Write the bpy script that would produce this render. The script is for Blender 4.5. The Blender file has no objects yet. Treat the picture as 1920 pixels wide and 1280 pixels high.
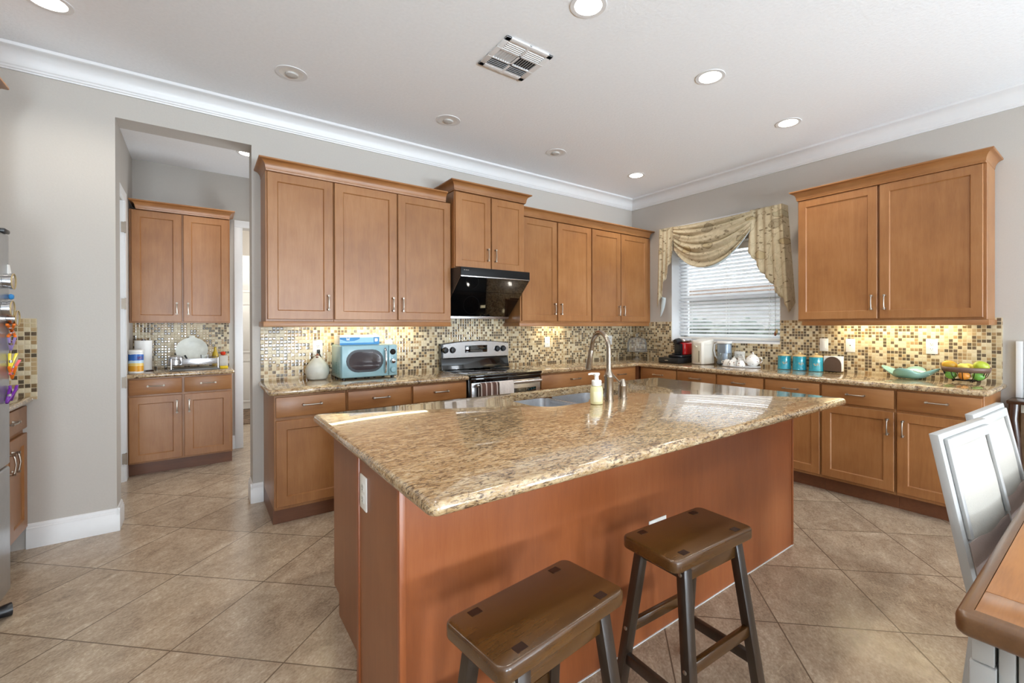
import bpy, bmesh, math, random
from mathutils import Vector, Matrix
random.seed(7)
S = bpy.context.scene
PI = math.pi
COL = S.collection

# ------------------------------------------------------------------ camera
yaw, pitch, roll = 0.918, -0.0027, -0.0025
fw = Vector((math.cos(yaw), math.sin(yaw), 0)); rt = Vector((math.sin(yaw), -math.cos(yaw), 0)); up = Vector((0, 0, 1))
f2 = fw * math.cos(pitch) + up * math.sin(pitch); u2 = up * math.cos(pitch) - fw * math.sin(pitch)
r3 = rt * math.cos(roll) + u2 * math.sin(roll); u3 = u2 * math.cos(roll) - rt * math.sin(roll)
cd = bpy.data.cameras.new('camera'); cam = bpy.data.objects.new('camera', cd); COL.objects.link(cam)
M4 = Matrix((r3, u3, -f2)).transposed().to_4x4(); M4.translation = Vector((-4.5861, -4.0584, 1.332)); cam.matrix_world = M4
cd.sensor_width = 36; cd.lens = 844.7256 * 36 / 1920
cd.shift_x = -(1019.8046 - 960) / 1920; cd.shift_y = (614.585 - 640) / 1920
cd.clip_start = 0.02
S.camera = cam
# ------------------------------------------------------------------ world, exposure, daylight
W = bpy.data.worlds.new('sky'); S.world = W; W.use_nodes = True
bg = W.node_tree.nodes['Background']; bg.inputs[0].default_value = (0.88, 0.94, 1.0, 1); bg.inputs[1].default_value = 11.0
S.view_settings.view_transform = 'Standard'; S.view_settings.look = 'None'
S.view_settings.exposure = -0.33; S.view_settings.gamma = 1.0; S.view_settings.use_curve_mapping = False
S.cycles.use_denoising = True
S.cycles.max_bounces = 10; S.cycles.diffuse_bounces = 6; S.cycles.glossy_bounces = 4; S.cycles.transparent_max_bounces = 16
S.cycles.caustics_reflective = False; S.cycles.caustics_refractive = False; S.cycles.sample_clamp_indirect = 8

def lamp(name, kind, loc, power, color=(1, 1, 1), size=1, size_y=None, aim=None, parent=None, spread=None, radius=None, spot=None):
    l = bpy.data.lights.new(name, kind); l.energy = power; l.color = color
    if kind == 'AREA':
        l.size = size
        if size_y: l.shape = 'RECTANGLE'; l.size_y = size_y
        elif parent is not None: l.shape = 'DISK'
        if spread: l.spread = spread
    elif radius: l.shadow_soft_size = radius
    if spot: l.spot_size = spot; l.spot_blend = 0.6
    o = bpy.data.objects.new(name, l); COL.objects.link(o); o.location = loc
    if aim is not None: o.rotation_euler = (Vector(aim) - Vector(loc)).to_track_quat('-Z', 'Y').to_euler()
    if parent is not None:
        o.parent = parent; o.location = Vector(loc) - parent.location
    return o
DAY = (0.88, 0.94, 1.0)
for wx in (-5.0, -3.0, -1.0):      # daylight standing in the three tall windows of the wall behind the camera
    lamp('daylight', 'AREA', (wx, -8.25, 1.45), 26, DAY, 0.78, 2.2, aim=(wx, 0, 1.35))
    lamp('ceiling_fill', 'AREA', (wx, -8.6, 0.75), 300, (0.74, 0.88, 1.0), 0.78, 0.9, aim=(wx, -7.3, 3.0))   # added lamps outside the windows, aimed up to brighten the ceiling

# ------------------------------------------------------------------ materials
def new_mat(name):
    m = bpy.data.materials.new(name); m.use_nodes = True
    return m, m.node_tree, m.node_tree.nodes['Principled BSDF']
def N(nt, typ, **kw):
    n = nt.nodes.new(typ)
    for k, v in kw.items():
        if k.startswith('i_'):
            key = k[2:]; key = int(key) if key.isdigit() else key
            if hasattr(v, 'is_output') or isinstance(v, bpy.types.NodeSocket): nt.links.new(v, n.inputs[key])
            else: n.inputs[key].default_value = v
        else: setattr(n, k, v)
    return n
def math_n(nt, op, a, b=None, c=None):
    n = nt.nodes.new('ShaderNodeMath'); n.operation = op
    for i, v in enumerate((a, b, c)):
        if v is None: continue
        if isinstance(v, bpy.types.NodeSocket): nt.links.new(v, n.inputs[i])
        else: n.inputs[i].default_value = v
    return n.outputs[0]
def srgb(r, g, b):
    f = lambda c: (c / 255 / 12.92) if c / 255 <= 0.04045 else ((c / 255 + 0.055) / 1.055) ** 2.4
    return (f(r), f(g), f(b), 1)
def ramp(nt, fac, stops, interp='LINEAR'):
    n = nt.nodes.new('ShaderNodeValToRGB'); n.color_ramp.interpolation = interp
    el = n.color_ramp.elements
    while len(el) < len(stops): el.new(0.5)
    for e, (p, c) in zip(el, stops): e.position = p; e.color = c
    nt.links.new(fac, n.inputs[0]); return n.outputs[0]
def mix(nt, fac, a, b, mode='MIX'):
    n = nt.nodes.new('ShaderNodeMix'); n.data_type = 'RGBA'; n.blend_type = mode
    for i, v in ((0, fac), (6, a), (7, b)):
        if isinstance(v, bpy.types.NodeSocket): nt.links.new(v, n.inputs[i])
        else: n.inputs[i].default_value = v
    return n.outputs[2]
def coords(nt, scale=(1, 1, 1), rot=(0, 0, 0), loc=(0, 0, 0)):
    tc = nt.nodes.new('ShaderNodeTexCoord'); mp = nt.nodes.new('ShaderNodeMapping')
    mp.inputs['Scale'].default_value = scale; mp.inputs['Rotation'].default_value = rot; mp.inputs['Location'].default_value = loc
    nt.links.new(tc.outputs['Object'], mp.inputs[0]); return mp.outputs[0]
def noise(nt, vec, scale, detail=4, rough=0.55, dist=0.0):
    n = nt.nodes.new('ShaderNodeTexNoise'); n.inputs['Scale'].default_value = scale; n.inputs['Detail'].default_value = detail
    n.inputs['Roughness'].default_value = rough; n.inputs['Distortion'].default_value = dist
    nt.links.new(vec, n.inputs['Vector']); return n.outputs[0]
def bump(nt, b, h, strength, dist=0.01):
    n = nt.nodes.new('ShaderNodeBump'); n.inputs['Strength'].default_value = strength; n.inputs['Distance'].default_value = dist
    nt.links.new(h, n.inputs['Height']); nt.links.new(n.outputs[0], b.inputs['Normal'])
def plain(name, col, rough=0.5, metal=0.0, nscale=None, namp=0.06, bstr=0.0, coat=0.0, emit=None, aniso=None, spec=None):
    m, nt, b = new_mat(name)
    b.inputs['Roughness'].default_value = rough; b.inputs['Metallic'].default_value = metal; b.inputs['Coat Weight'].default_value = coat
    if spec is not None: b.inputs['Specular IOR Level'].default_value = spec
    v = coords(nt)
    nz = noise(nt, v, nscale or 20, 3)
    lo = tuple(c * (1 - namp) for c in col[:3]) + (1,); hi = tuple(min(1, c * (1 + namp)) for c in col[:3]) + (1,)
    nt.links.new(ramp(nt, nz, [(0.3, lo), (0.7, hi)]), b.inputs['Base Color'])
    if bstr: bump(nt, b, nz, bstr, 0.004)
    if emit: b.inputs['Emission Color'].default_value = emit[0]; b.inputs['Emission Strength'].default_value = emit[1]
    return m
def wood(name, dark, mid, light, rough=0.38, axis='z', coat=0.12, blotch=2.2, gain=1.0):
    m, nt, b = new_mat(name)
    st = {'z': (1, 1, 0.09), 'x': (0.09, 1, 1), 'y': (1, 0.09, 1)}[axis]
    oi = nt.nodes.new('ShaderNodeObjectInfo')
    tc = nt.nodes.new('ShaderNodeTexCoord')
    add = N(nt, 'ShaderNodeVectorMath', operation='ADD'); nt.links.new(tc.outputs['Object'], add.inputs[0])
    sc = N(nt, 'ShaderNodeVectorMath', operation='SCALE'); nt.links.new(oi.outputs['Random'], sc.inputs['Scale']); sc.inputs[0].default_value = (7, 5, 3); nt.links.new(sc.outputs[0], add.inputs[1])
    mp = nt.nodes.new('ShaderNodeMapping'); mp.inputs['Scale'].default_value = st; nt.links.new(add.outputs[0], mp.inputs[0])
    g1 = noise(nt, mp.outputs[0], 34, 5, 0.6, 0.6); g2 = noise(nt, mp.outputs[0], 220, 2, 0.5); g3 = noise(nt, add.outputs[0], blotch, 3, 0.6)
    f = math_n(nt, 'ADD', math_n(nt, 'MULTIPLY', g1, 0.30), math_n(nt, 'ADD', math_n(nt, 'MULTIPLY', g2, 0.14), math_n(nt, 'MULTIPLY', g3, 0.56)))
    c = ramp(nt, f, [(0.30, dark), (0.5, mid), (0.70, light)])
    hsv = N(nt, 'ShaderNodeHueSaturation'); nt.links.new(c, hsv.inputs['Color'])
    nt.links.new(math_n(nt, 'MULTIPLY_ADD', oi.outputs['Random'], 0.14, 0.93 * gain), hsv.inputs['Value'])
    nt.links.new(hsv.outputs[0], b.inputs['Base Color'])
    b.inputs['Roughness'].default_value = rough; b.inputs['Coat Weight'].default_value = coat; b.inputs['Coat Roughness'].default_value = 0.25
    bump(nt, b, g2, 0.04, 0.002)
    return m
def granite(name, streak, fleck=1.0):
    m, nt, b = new_mat(name)
    v = coords(nt, streak)
    n1 = noise(nt, v, 17, 7, 0.66, 0.8); n2 = noise(nt, v, 42, 5, 0.66, 0.6); n3 = noise(nt, v, 6.0, 4, 0.6, 0.5); n4 = noise(nt, v, 70, 4, 0.6)
    base = ramp(nt, n1, [(0.30, srgb(126, 97, 64)), (0.45, srgb(168, 138, 98)), (0.58, srgb(194, 170, 132)), (0.75, srgb(212, 197, 170))])
    grey = mix(nt, ramp(nt, n4, [(0.52, (0, 0, 0, 1)), (0.64, (0.55, 0.55, 0.55, 1))]), base, srgb(168, 150, 138))
    fl = math_n(nt, 'ADD', math_n(nt, 'MULTIPLY', n2, 0.78), math_n(nt, 'MULTIPLY', n3, 0.22))
    k = ramp(nt, fl, [(0.505, (0, 0, 0, 1)), (0.56, (0.65, 0.65, 0.65, 1)), (0.64, (1, 1, 1, 1))])
    c = mix(nt, k, grey, srgb(74, 52, 36))
    nt.links.new(c, b.inputs['Base Color'])
    b.inputs['Roughness'].default_value = 0.2; b.inputs['Coat Weight'].default_value = 0.8; b.inputs['Coat IOR'].default_value = 1.58; b.inputs['Coat Roughness'].default_value = 0.03
    return m
def mosaic(name, axis):
    m, nt, b = new_mat(name)
    tc = nt.nodes.new('ShaderNodeTexCoord'); sp = nt.nodes.new('ShaderNodeSeparateXYZ'); nt.links.new(tc.outputs['Object'], sp.inputs[0])
    p = 0.0262
    u = math_n(nt, 'DIVIDE', sp.outputs[axis], p); v = math_n(nt, 'DIVIDE', sp.outputs['Z'], p)
    cb = nt.nodes.new('ShaderNodeCombineXYZ'); nt.links.new(math_n(nt, 'FLOOR', u), cb.inputs[0]); nt.links.new(math_n(nt, 'FLOOR', v), cb.inputs[1])
    wn = nt.nodes.new('ShaderNodeTexWhiteNoise'); wn.noise_dimensions = '2D'; nt.links.new(cb.outputs[0], wn.inputs[0])
    r1 = wn.outputs['Value']
    c = ramp(nt, r1, [(0, srgb(208, 196, 166)), (0.22, srgb(192, 174, 138)), (0.40, srgb(178, 152, 112)), (0.52, srgb(156, 124, 84)), (0.62, srgb(70, 52, 40)), (0.80, srgb(48, 37, 30)), (0.92, srgb(112, 86, 54))], 'CONSTANT')
    fu = math_n(nt, 'FRACT', u); fv = math_n(nt, 'FRACT', v)
    du = math_n(nt, 'MINIMUM', fu, math_n(nt, 'SUBTRACT', 1.0, fu)); dv = math_n(nt, 'MINIMUM', fv, math_n(nt, 'SUBTRACT', 1.0, fv))
    d = math_n(nt, 'MINIMUM', du, dv)
    mask = ramp(nt, d, [(0.055, (0, 0, 0, 1)), (0.085, (1, 1, 1, 1))])
    nz = noise(nt, tc.outputs['Object'], 260, 2)
    c2 = mix(nt, 0.25, c, mix(nt, nz, c, srgb(210, 194, 160)))
    cc = mix(nt, mask, srgb(206, 192, 162), c2)
    nt.links.new(cc, b.inputs['Base Color'])
    pil = math_n(nt, 'MINIMUM', math_n(nt, 'MULTIPLY', d, 4.0), 1.0)
    bump(nt, b, pil, 0.5, 0.002)
    nt.links.new(ramp(nt, r1, [(0, (0.3,) * 3 + (1,)), (0.38, (0.12,) * 3 + (1,))], 'CONSTANT'), b.inputs['Roughness'])
    return m
def floor_mat():
    m, nt, b = new_mat('stone_floor_tile')
    tc = nt.nodes.new('ShaderNodeTexCoord'); sp = nt.nodes.new('ShaderNodeSeparateXYZ'); nt.links.new(tc.outputs['Object'], sp.inputs[0])
    x = math_n(nt, 'ADD', sp.outputs[0], 5.045); y = math_n(nt, 'ADD', sp.outputs[1], 1.289); k = 0.70711 / 0.509
    p = math_n(nt, 'MULTIPLY', math_n(nt, 'ADD', x, y), k); q = math_n(nt, 'MULTIPLY', math_n(nt, 'SUBTRACT', y, x), k)
    cb = nt.nodes.new('ShaderNodeCombineXYZ'); nt.links.new(math_n(nt, 'FLOOR', p), cb.inputs[0]); nt.links.new(math_n(nt, 'FLOOR', q), cb.inputs[1])
    wn = nt.nodes.new('ShaderNodeTexWhiteNoise'); wn.noise_dimensions = '2D'; nt.links.new(cb.outputs[0], wn.inputs[0])
    cb2 = nt.nodes.new('ShaderNodeCombineXYZ'); nt.links.new(p, cb2.inputs[0]); nt.links.new(q, cb2.inputs[1])
    off = N(nt, 'ShaderNodeVectorMath', operation='SCALE'); nt.links.new(wn.outputs['Color'], off.inputs[0]); off.inputs['Scale'].default_value = 23
    ad = N(nt, 'ShaderNodeVectorMath', operation='ADD'); nt.links.new(cb2.outputs[0], ad.inputs[0]); nt.links.new(off.outputs[0], ad.inputs[1])
    mp = nt.nodes.new('ShaderNodeMapping'); mp.inputs['Scale'].default_value = (0.85, 1.3, 1); mp.inputs['Rotation'].default_value = (0, 0, 0.3); nt.links.new(ad.outputs[0], mp.inputs[0])
    n1 = noise(nt, mp.outputs[0], 2.6, 7, 0.62, 0.8); n2 = noise(nt, mp.outputs[0], 9, 6, 0.65, 0.9); n3 = noise(nt, mp.outputs[0], 45, 3, 0.6)
    f = math_n(nt, 'ADD', math_n(nt, 'MULTIPLY', n1, 0.40), math_n(nt, 'ADD', math_n(nt, 'MULTIPLY', n2, 0.24), math_n(nt, 'MULTIPLY', n3, 0.36)))
    c = ramp(nt, f, [(0.34, srgb(128, 111, 95)), (0.46, srgb(162, 143, 122)), (0.56, srgb(184, 166, 144)), (0.68, srgb(214, 199, 176))])
    n5 = noise(nt, mp.outputs[0], 3.4, 2, 0.5, 2.5)
    vein = ramp(nt, n5, [(0.488, (0, 0, 0, 1)), (0.5, (0.75, 0.75, 0.75, 1)), (0.512, (0, 0, 0, 1))])
    n6 = noise(nt, ad.outputs[0], 1.1, 2)
    vein = math_n(nt, 'MULTIPLY', vein, ramp(nt, n6, [(0.5, (0, 0, 0, 1)), (0.62, (1, 1, 1, 1))]))
    c = mix(nt, vein, c, srgb(214, 196, 166))
    hs = N(nt, 'ShaderNodeHueSaturation'); nt.links.new(c, hs.inputs['Color']); nt.links.new(math_n(nt, 'MULTIPLY_ADD', wn.outputs['Value'], 0.16, 0.90), hs.inputs['Value'])
    fu = math_n(nt, 'FRACT', p); fv = math_n(nt, 'FRACT', q)
    du = math_n(nt, 'MINIMUM', fu, math_n(nt, 'SUBTRACT', 1.0, fu)); dv = math_n(nt, 'MINIMUM', fv, math_n(nt, 'SUBTRACT', 1.0, fv))
    d = math_n(nt, 'MINIMUM', du, dv)
    mask = ramp(nt, d, [(0.0038, (0, 0, 0, 1)), (0.0060, (1, 1, 1, 1))])
    nt.links.new(mix(nt, mask, srgb(104, 88, 72), hs.outputs[0]), b.inputs['Base Color'])
    nt.links.new(ramp(nt, n2, [(0.35, (0.17,) * 3 + (1,)), (0.65, (0.27,) * 3 + (1,))]), b.inputs['Roughness'])
    bump(nt, b, math_n(nt, 'ADD', mask, math_n(nt, 'MULTIPLY', n2, 0.25)), 0.12, 0.002)
    return m
def thin_glass(name, tint=(1, 1, 1, 1), rough=0.0, fres=1.45, opac=0.0):
    m = bpy.data.materials.new(name); m.use_nodes = True; nt = m.node_tree; nt.nodes.clear()
    out = nt.nodes.new('ShaderNodeOutputMaterial'); tr = nt.nodes.new('ShaderNodeBsdfTransparent'); gl = nt.nodes.new('ShaderNodeBsdfGlossy')
    tr.inputs[0].default_value = tint; gl.inputs['Roughness'].default_value = rough
    fr = nt.nodes.new('ShaderNodeFresnel'); fr.inputs[0].default_value = fres
    mx = nt.nodes.new('ShaderNodeMixShader'); nt.links.new(fr.outputs[0], mx.inputs[0]); nt.links.new(tr.outputs[0], mx.inputs[1]); nt.links.new(gl.outputs[0], mx.inputs[2])
    last = mx
    if opac:
        df = nt.nodes.new('ShaderNodeBsdfDiffuse'); df.inputs[0].default_value = tint
        m2 = nt.nodes.new('ShaderNodeMixShader'); m2.inputs[0].default_value = opac; nt.links.new(mx.outputs[0], m2.inputs[1]); nt.links.new(df.outputs[0], m2.inputs[2]); last = m2
    nt.links.new(last.outputs[0], out.inputs[0]); return m
def translucent(name, col, fac=0.4, rough=0.5):
    m = bpy.data.materials.new(name); m.use_nodes = True; nt = m.node_tree; b = nt.nodes['Principled BSDF']
    b.inputs['Base Color'].default_value = col; b.inputs['Roughness'].default_value = rough
    t = nt.nodes.new('ShaderNodeBsdfTranslucent'); t.inputs[0].default_value = col
    mx = nt.nodes.new('ShaderNodeMixShader'); mx.inputs[0].default_value = fac
    nt.links.new(b.outputs[0], mx.inputs[1]); nt.links.new(t.outputs[0], mx.inputs[2]); nt.links.new(mx.outputs[0], nt.nodes['Material Output'].inputs[0]); return m
def fabric_print():
    m, nt, b = new_mat('leaf_print_fabric')
    tc = nt.nodes.new('ShaderNodeTexCoord')
    wob = nt.nodes.new('ShaderNodeTexNoise'); wob.inputs['Scale'].default_value = 5.5; wob.inputs['Detail'].default_value = 3; nt.links.new(tc.outputs['Object'], wob.inputs['Vector'])
    sc = N(nt, 'ShaderNodeVectorMath', operation='SCALE'); nt.links.new(wob.outputs['Color'], sc.inputs[0]); sc.inputs['Scale'].default_value = 0.10
    ad = N(nt, 'ShaderNodeVectorMath', operation='ADD'); nt.links.new(tc.outputs['Object'], ad.inputs[0]); nt.links.new(sc.outputs[0], ad.inputs[1])
    mp = nt.nodes.new('ShaderNodeMapping'); mp.inputs['Rotation'].default_value = (0.7, 0, 0); mp.inputs['Scale'].default_value = (0.4, 1.0, 1.9); nt.links.new(ad.outputs[0], mp.inputs[0])
    v = mp.outputs[0]
    v2 = nt.nodes.new('ShaderNodeTexVoronoi'); v2.feature = 'F1'; v2.inputs['Scale'].default_value = 5.2; nt.links.new(v, v2.inputs['Vector'])
    sp = nt.nodes.new('ShaderNodeSeparateColor'); nt.links.new(v2.outputs['Color'], sp.inputs[0])
    pick = ramp(nt, sp.outputs[0], [(0.42, (0, 0, 0, 1)), (0.46, (1, 1, 1, 1))])
    leaf = math_n(nt, 'MULTIPLY', ramp(nt, v2.outputs['Distance'], [(0.34, (1, 1, 1, 1)), (0.40, (0, 0, 0, 1))]), pick)
    edge = math_n(nt, 'MULTIPLY', ramp(nt, v2.outputs['Distance'], [(0.33, (0, 0, 0, 1)), (0.37, (1, 1, 1, 1)), (0.41, (0, 0, 0, 1))]), pick)
    v3 = nt.nodes.new('ShaderNodeTexVoronoi'); v3.feature = 'F1'; v3.inputs['Scale'].default_value = 24; nt.links.new(v, v3.inputs['Vector'])
    sp3 = nt.nodes.new('ShaderNodeSeparateColor'); nt.links.new(v3.outputs['Color'], sp3.inputs[0])
    small = math_n(nt, 'MULTIPLY', ramp(nt, v3.outputs['Distance'], [(0.30, (1, 1, 1, 1)), (0.40, (0, 0, 0, 1))]), ramp(nt, sp3.outputs[0], [(0.84, (0, 0, 0, 1)), (0.86, (1, 1, 1, 1))]))
    n1 = noise(nt, ad.outputs[0], 6, 2, 0.5)
    vine = ramp(nt, n1, [(0.49, (0, 0, 0, 1)), (0.5, (0.7, 0.7, 0.7, 1)), (0.51, (0, 0, 0, 1))])
    base = ramp(nt, noise(nt, tc.outputs['Object'], 22, 4), [(0.3, srgb(180, 166, 136)), (0.7, srgb(202, 189, 160))])
    c = mix(nt, math_n(nt, 'MULTIPLY', leaf, 0.6), base, ramp(nt, sp.outputs[2], [(0.2, srgb(176, 152, 104)), (0.5, srgb(158, 150, 124)), (0.8, srgb(140, 128, 104))]))
    c = mix(nt, math_n(nt, 'MULTIPLY', math_n(nt, 'MAXIMUM', math_n(nt, 'MAXIMUM', edge, small), vine), 0.8), c, srgb(98, 78, 50))
    nt.links.new(c, b.inputs['Base Color']); b.inputs['Roughness'].default_value = 0.75
    return m
def stripes(name, axis, period, cols):
    m, nt, b = new_mat(name)
    tc = nt.nodes.new('ShaderNodeTexCoord'); sp = nt.nodes.new('ShaderNodeSeparateXYZ'); nt.links.new(tc.outputs['Object'], sp.inputs[0])
    f = math_n(nt, 'FRACT', math_n(nt, 'DIVIDE', sp.outputs[axis], period))
    nt.links.new(ramp(nt, f, cols, 'CONSTANT'), b.inputs['Base Color']); b.inputs['Roughness'].default_value = 0.85
    return m
def zbands(name, cols, rough=0.4, interp='CONSTANT', zmax=0.3):
    m, nt, b = new_mat(name)
    tc = nt.nodes.new('ShaderNodeTexCoord'); sp = nt.nodes.new('ShaderNodeSeparateXYZ'); nt.links.new(tc.outputs['Object'], sp.inputs[0])
    f = math_n(nt, 'ADD', math_n(nt, 'DIVIDE', sp.outputs[2], zmax), math_n(nt, 'MULTIPLY', noise(nt, tc.outputs['Object'], 14, 2), 0.10))
    nt.links.new(ramp(nt, f, cols, interp), b.inputs['Base Color']); b.inputs['Roughness'].default_value = rough
    return m

m_wall = plain('greige_wall_paint', srgb(188, 183, 176), 0.75, nscale=90, namp=0.015, bstr=0.12)
m_ceil = plain('white_ceiling_texture', srgb(243, 247, 251), 0.85, nscale=55, namp=0.02, bstr=0.5)
m_trim = plain('white_trim_paint', srgb(226, 227, 228), 0.35, namp=0.01)
m_door_w = plain('white_door_paint', srgb(232, 232, 230), 0.4, namp=0.01)
m_floor = floor_mat()
CD, CM, CL = srgb(132, 85, 46), srgb(154, 104, 60), srgb(170, 122, 77)
m_wood = wood('maple_cabinet_wood', CD, CM, CL)
m_woodh = wood('maple_wood_grain_across', CD, CM, CL, axis='x')
m_woody = wood('maple_wood_grain_along_wall', CD, CM, CL, axis='y')
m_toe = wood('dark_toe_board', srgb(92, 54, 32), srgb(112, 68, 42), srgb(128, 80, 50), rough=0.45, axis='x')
m_gap = plain('dark_brown_filler', srgb(118, 72, 44), 0.45)  # one even brown, darker than the cabinet wood
m_isl = wood('island_red_maple', srgb(130, 70, 36), srgb(148, 82, 43), srgb(162, 96, 54), rough=0.36, axis='z', blotch=1.4)
m_isle = wood('island_side_maple', srgb(120, 72, 40), srgb(138, 84, 48), srgb(152, 97, 58), rough=0.36, axis='z')
m_gran = granite('gold_granite_streaked', (1.3, 3.0, 3.0))
m_gran2 = granite('gold_granite', (1.7, 1.7, 1.7))
m_mosx = mosaic('glass_stone_mosaic', 'X'); m_mosy = mosaic('glass_stone_mosaic_side', 'Y')
m_steel = plain('brushed_stainless', srgb(196, 196, 198), 0.26, 1.0, nscale=60, namp=0.05)
m_sink = plain('sink_stainless', srgb(214, 218, 224), 0.34, 1.0, nscale=60, namp=0.05)
m_nick = plain('brushed_nickel', srgb(176, 166, 154), 0.28, 1.0)
m_faucet = plain('warm_brushed_nickel', srgb(166, 154, 140), 0.24, 1.0)
m_chrome = plain('chrome', srgb(220, 220, 222), 0.08, 1.0)
m_blk = plain('black_enamel', srgb(18, 18, 20), 0.12, coat=0.5)
m_blkg = plain('black_glass', srgb(8, 8, 9), 0.04, coat=1.0)
m_blkm = plain('satin_black_metal', srgb(14, 14, 15), 0.5, spec=0.25)
m_blkp = plain('black_plastic', srgb(24, 26, 30), 0.35)
m_whitep = plain('white_plastic', srgb(236, 236, 232), 0.35, namp=0.01)
m_plate = plain('white_cover_plate', srgb(240, 239, 234), 0.35, namp=0.01)
m_slot = plain('dark_slots', srgb(60, 58, 56), 0.6)
m_stool = wood('walnut_stain_seat', srgb(46, 26, 8), srgb(72, 44, 14), srgb(96, 62, 24), rough=0.26, axis='x', coat=0.5)
m_sleg = wood('dark_espresso_wood', srgb(30, 20, 13), srgb(46, 33, 23), srgb(62, 47, 35), rough=0.32, axis='z', coat=0.4)
m_tenon = plain('dark_tenon_wood', srgb(38, 20, 12), 0.35)
m_tbl = wood('honey_oak_table_top', srgb(140, 90, 48), srgb(172, 116, 66), srgb(190, 134, 82), rough=0.3, axis='x', coat=0.4)
m_tble = wood('table_edge_oak', srgb(82, 54, 30), srgb(106, 72, 42), srgb(126, 90, 56), rough=0.3, axis='x', coat=0.4)
m_chair = plain('white_chair_paint', srgb(178, 179, 178), 0.4, namp=0.01)
m_cush = plain('cream_upholstery', srgb(178, 174, 165), 0.8, nscale=200, namp=0.03, bstr=0.2)
m_taupe = plain('taupe_upholstery', srgb(160, 142, 134), 0.8, nscale=200, namp=0.04, bstr=0.2)
m_dark = wood('dark_mahogany', srgb(38, 20, 14), srgb(54, 30, 20), srgb(70, 42, 28), rough=0.22, axis='z', coat=0.5)
m_brown = wood('brown_drawer_wood', srgb(78, 56, 38), srgb(98, 74, 52), srgb(118, 92, 66), rough=0.4, axis='y')
m_aqua = plain('aqua_enamel', srgb(140, 178, 188), 0.3, coat=0.3, namp=0.02)
m_mwwin = plain('smoked_oven_window', srgb(62, 56, 60), 0.06, coat=1.0)
m_blue = plain('blue_print_card', srgb(42, 132, 190), 0.45)
m_lblue = plain('pale_blue_print_card', srgb(150, 200, 226), 0.45)
m_paper = plain('white_paper', srgb(238, 238, 236), 0.8, namp=0.01)
m_ceram = plain('grey_white_glaze', srgb(206, 208, 200), 0.35, nscale=18, namp=0.1)
m_stopper = plain('rust_brown_glaze', srgb(120, 62, 34), 0.4)
m_teal = plain('teal_glaze', srgb(46, 150, 172), 0.15, nscale=40, namp=0.18, coat=0.5)
m_tanlid = plain('tan_wood_lid', srgb(206, 180, 130), 0.5, nscale=40, namp=0.1)
m_red = plain('red_lacquer', srgb(190, 14, 22), 0.12, coat=0.8)
m_boil = plain('warm_white_plastic', srgb(226, 222, 212), 0.3, namp=0.01)
m_boilb = plain('beige_front_panel', srgb(206, 198, 178), 0.35, namp=0.02)
m_clear = thin_glass('clear_glass', (0.98, 0.99, 0.99, 1), 0.0, 1.2, 0.08)
m_pitch = thin_glass('pitcher_plastic', (0.82, 0.90, 0.96, 1), 0.05, 1.5, 0.16)
m_pane = thin_glass('window_glass', (0.97, 0.99, 1, 1))
m_aquag = thin_glass('aqua_art_glass', (0.50, 0.78, 0.74, 1), 0.05, 1.6, 0.45)
m_slat = translucent('white_blind_slat', (0.92, 0.92, 0.92, 1), 0.7, 0.4)
m_fab = fabric_print()
m_lining = plain('pale_blue_lining', srgb(206, 220, 226), 0.8)
m_lit = plain('lit_lamp_lens', (1, 0.95, 0.86, 1), 0.4, emit=((1, 0.93, 0.80, 1), 14))
m_led = plain('lit_led_strip', (1, 0.93, 0.75, 1), 0.4, emit=((1, 0.88, 0.62, 1), 9))
m_unlit = plain('unlit_lamp_lens', srgb(190, 188, 184), 0.5)
m_baffle = plain('white_lamp_baffle', srgb(232, 230, 226), 0.4)
m_vent_d = plain('dark_duct', srgb(60, 60, 62), 0.8)
m_band = plain('brown_basket_band', srgb(108, 84, 72), 0.4)
m_wire = plain('black_wire', srgb(20, 16, 14), 0.35, 0.6)
m_mango = plain('ripe_mango_skin', srgb(206, 158, 46), 0.35, nscale=12, namp=0.25)
m_gmango = plain('green_mango_skin', srgb(176, 190, 58), 0.3, nscale=10, namp=0.2)
m_lemon = plain('lemon_skin', srgb(232, 210, 96), 0.4, nscale=60, namp=0.05, bstr=0.2)
m_green = plain('green_fruit_skin', srgb(104, 158, 66), 0.35, nscale=14, namp=0.25)
m_orange = plain('orange_fruit_skin', srgb(218, 142, 52), 0.4, nscale=60, namp=0.06, bstr=0.2)
m_nap = plain('brown_metal_sheet', srgb(104, 86, 74), 0.4, 0.3)
m_cord = plain('black_cord', srgb(30, 30, 28), 0.5)
m_hedge = plain('hedge_leaves', srgb(44, 50, 40), 0.8, nscale=9, namp=0.6, bstr=1.0)
m_stucco = plain('pale_stucco', srgb(150, 146, 140), 0.9, nscale=60)
m_fascia = plain('brown_fascia', srgb(92, 70, 54), 0.7)
m_grass = plain('lawn', srgb(70, 74, 60), 0.9, nscale=30, namp=0.4)
m_towel1 = stripes('brown_striped_towel', 'X', 0.052, [(0, srgb(98, 70, 60)), (0.70, srgb(222, 212, 204)), (0.84, srgb(150, 132, 124))])
m_towel2 = plain('white_towel', srgb(222, 214, 208), 0.9, nscale=80, namp=0.05, bstr=0.3)
m_soap = plain('pale_yellow_soap_bottle', srgb(226, 220, 170), 0.25, namp=0.03)
m_flor = None
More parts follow.
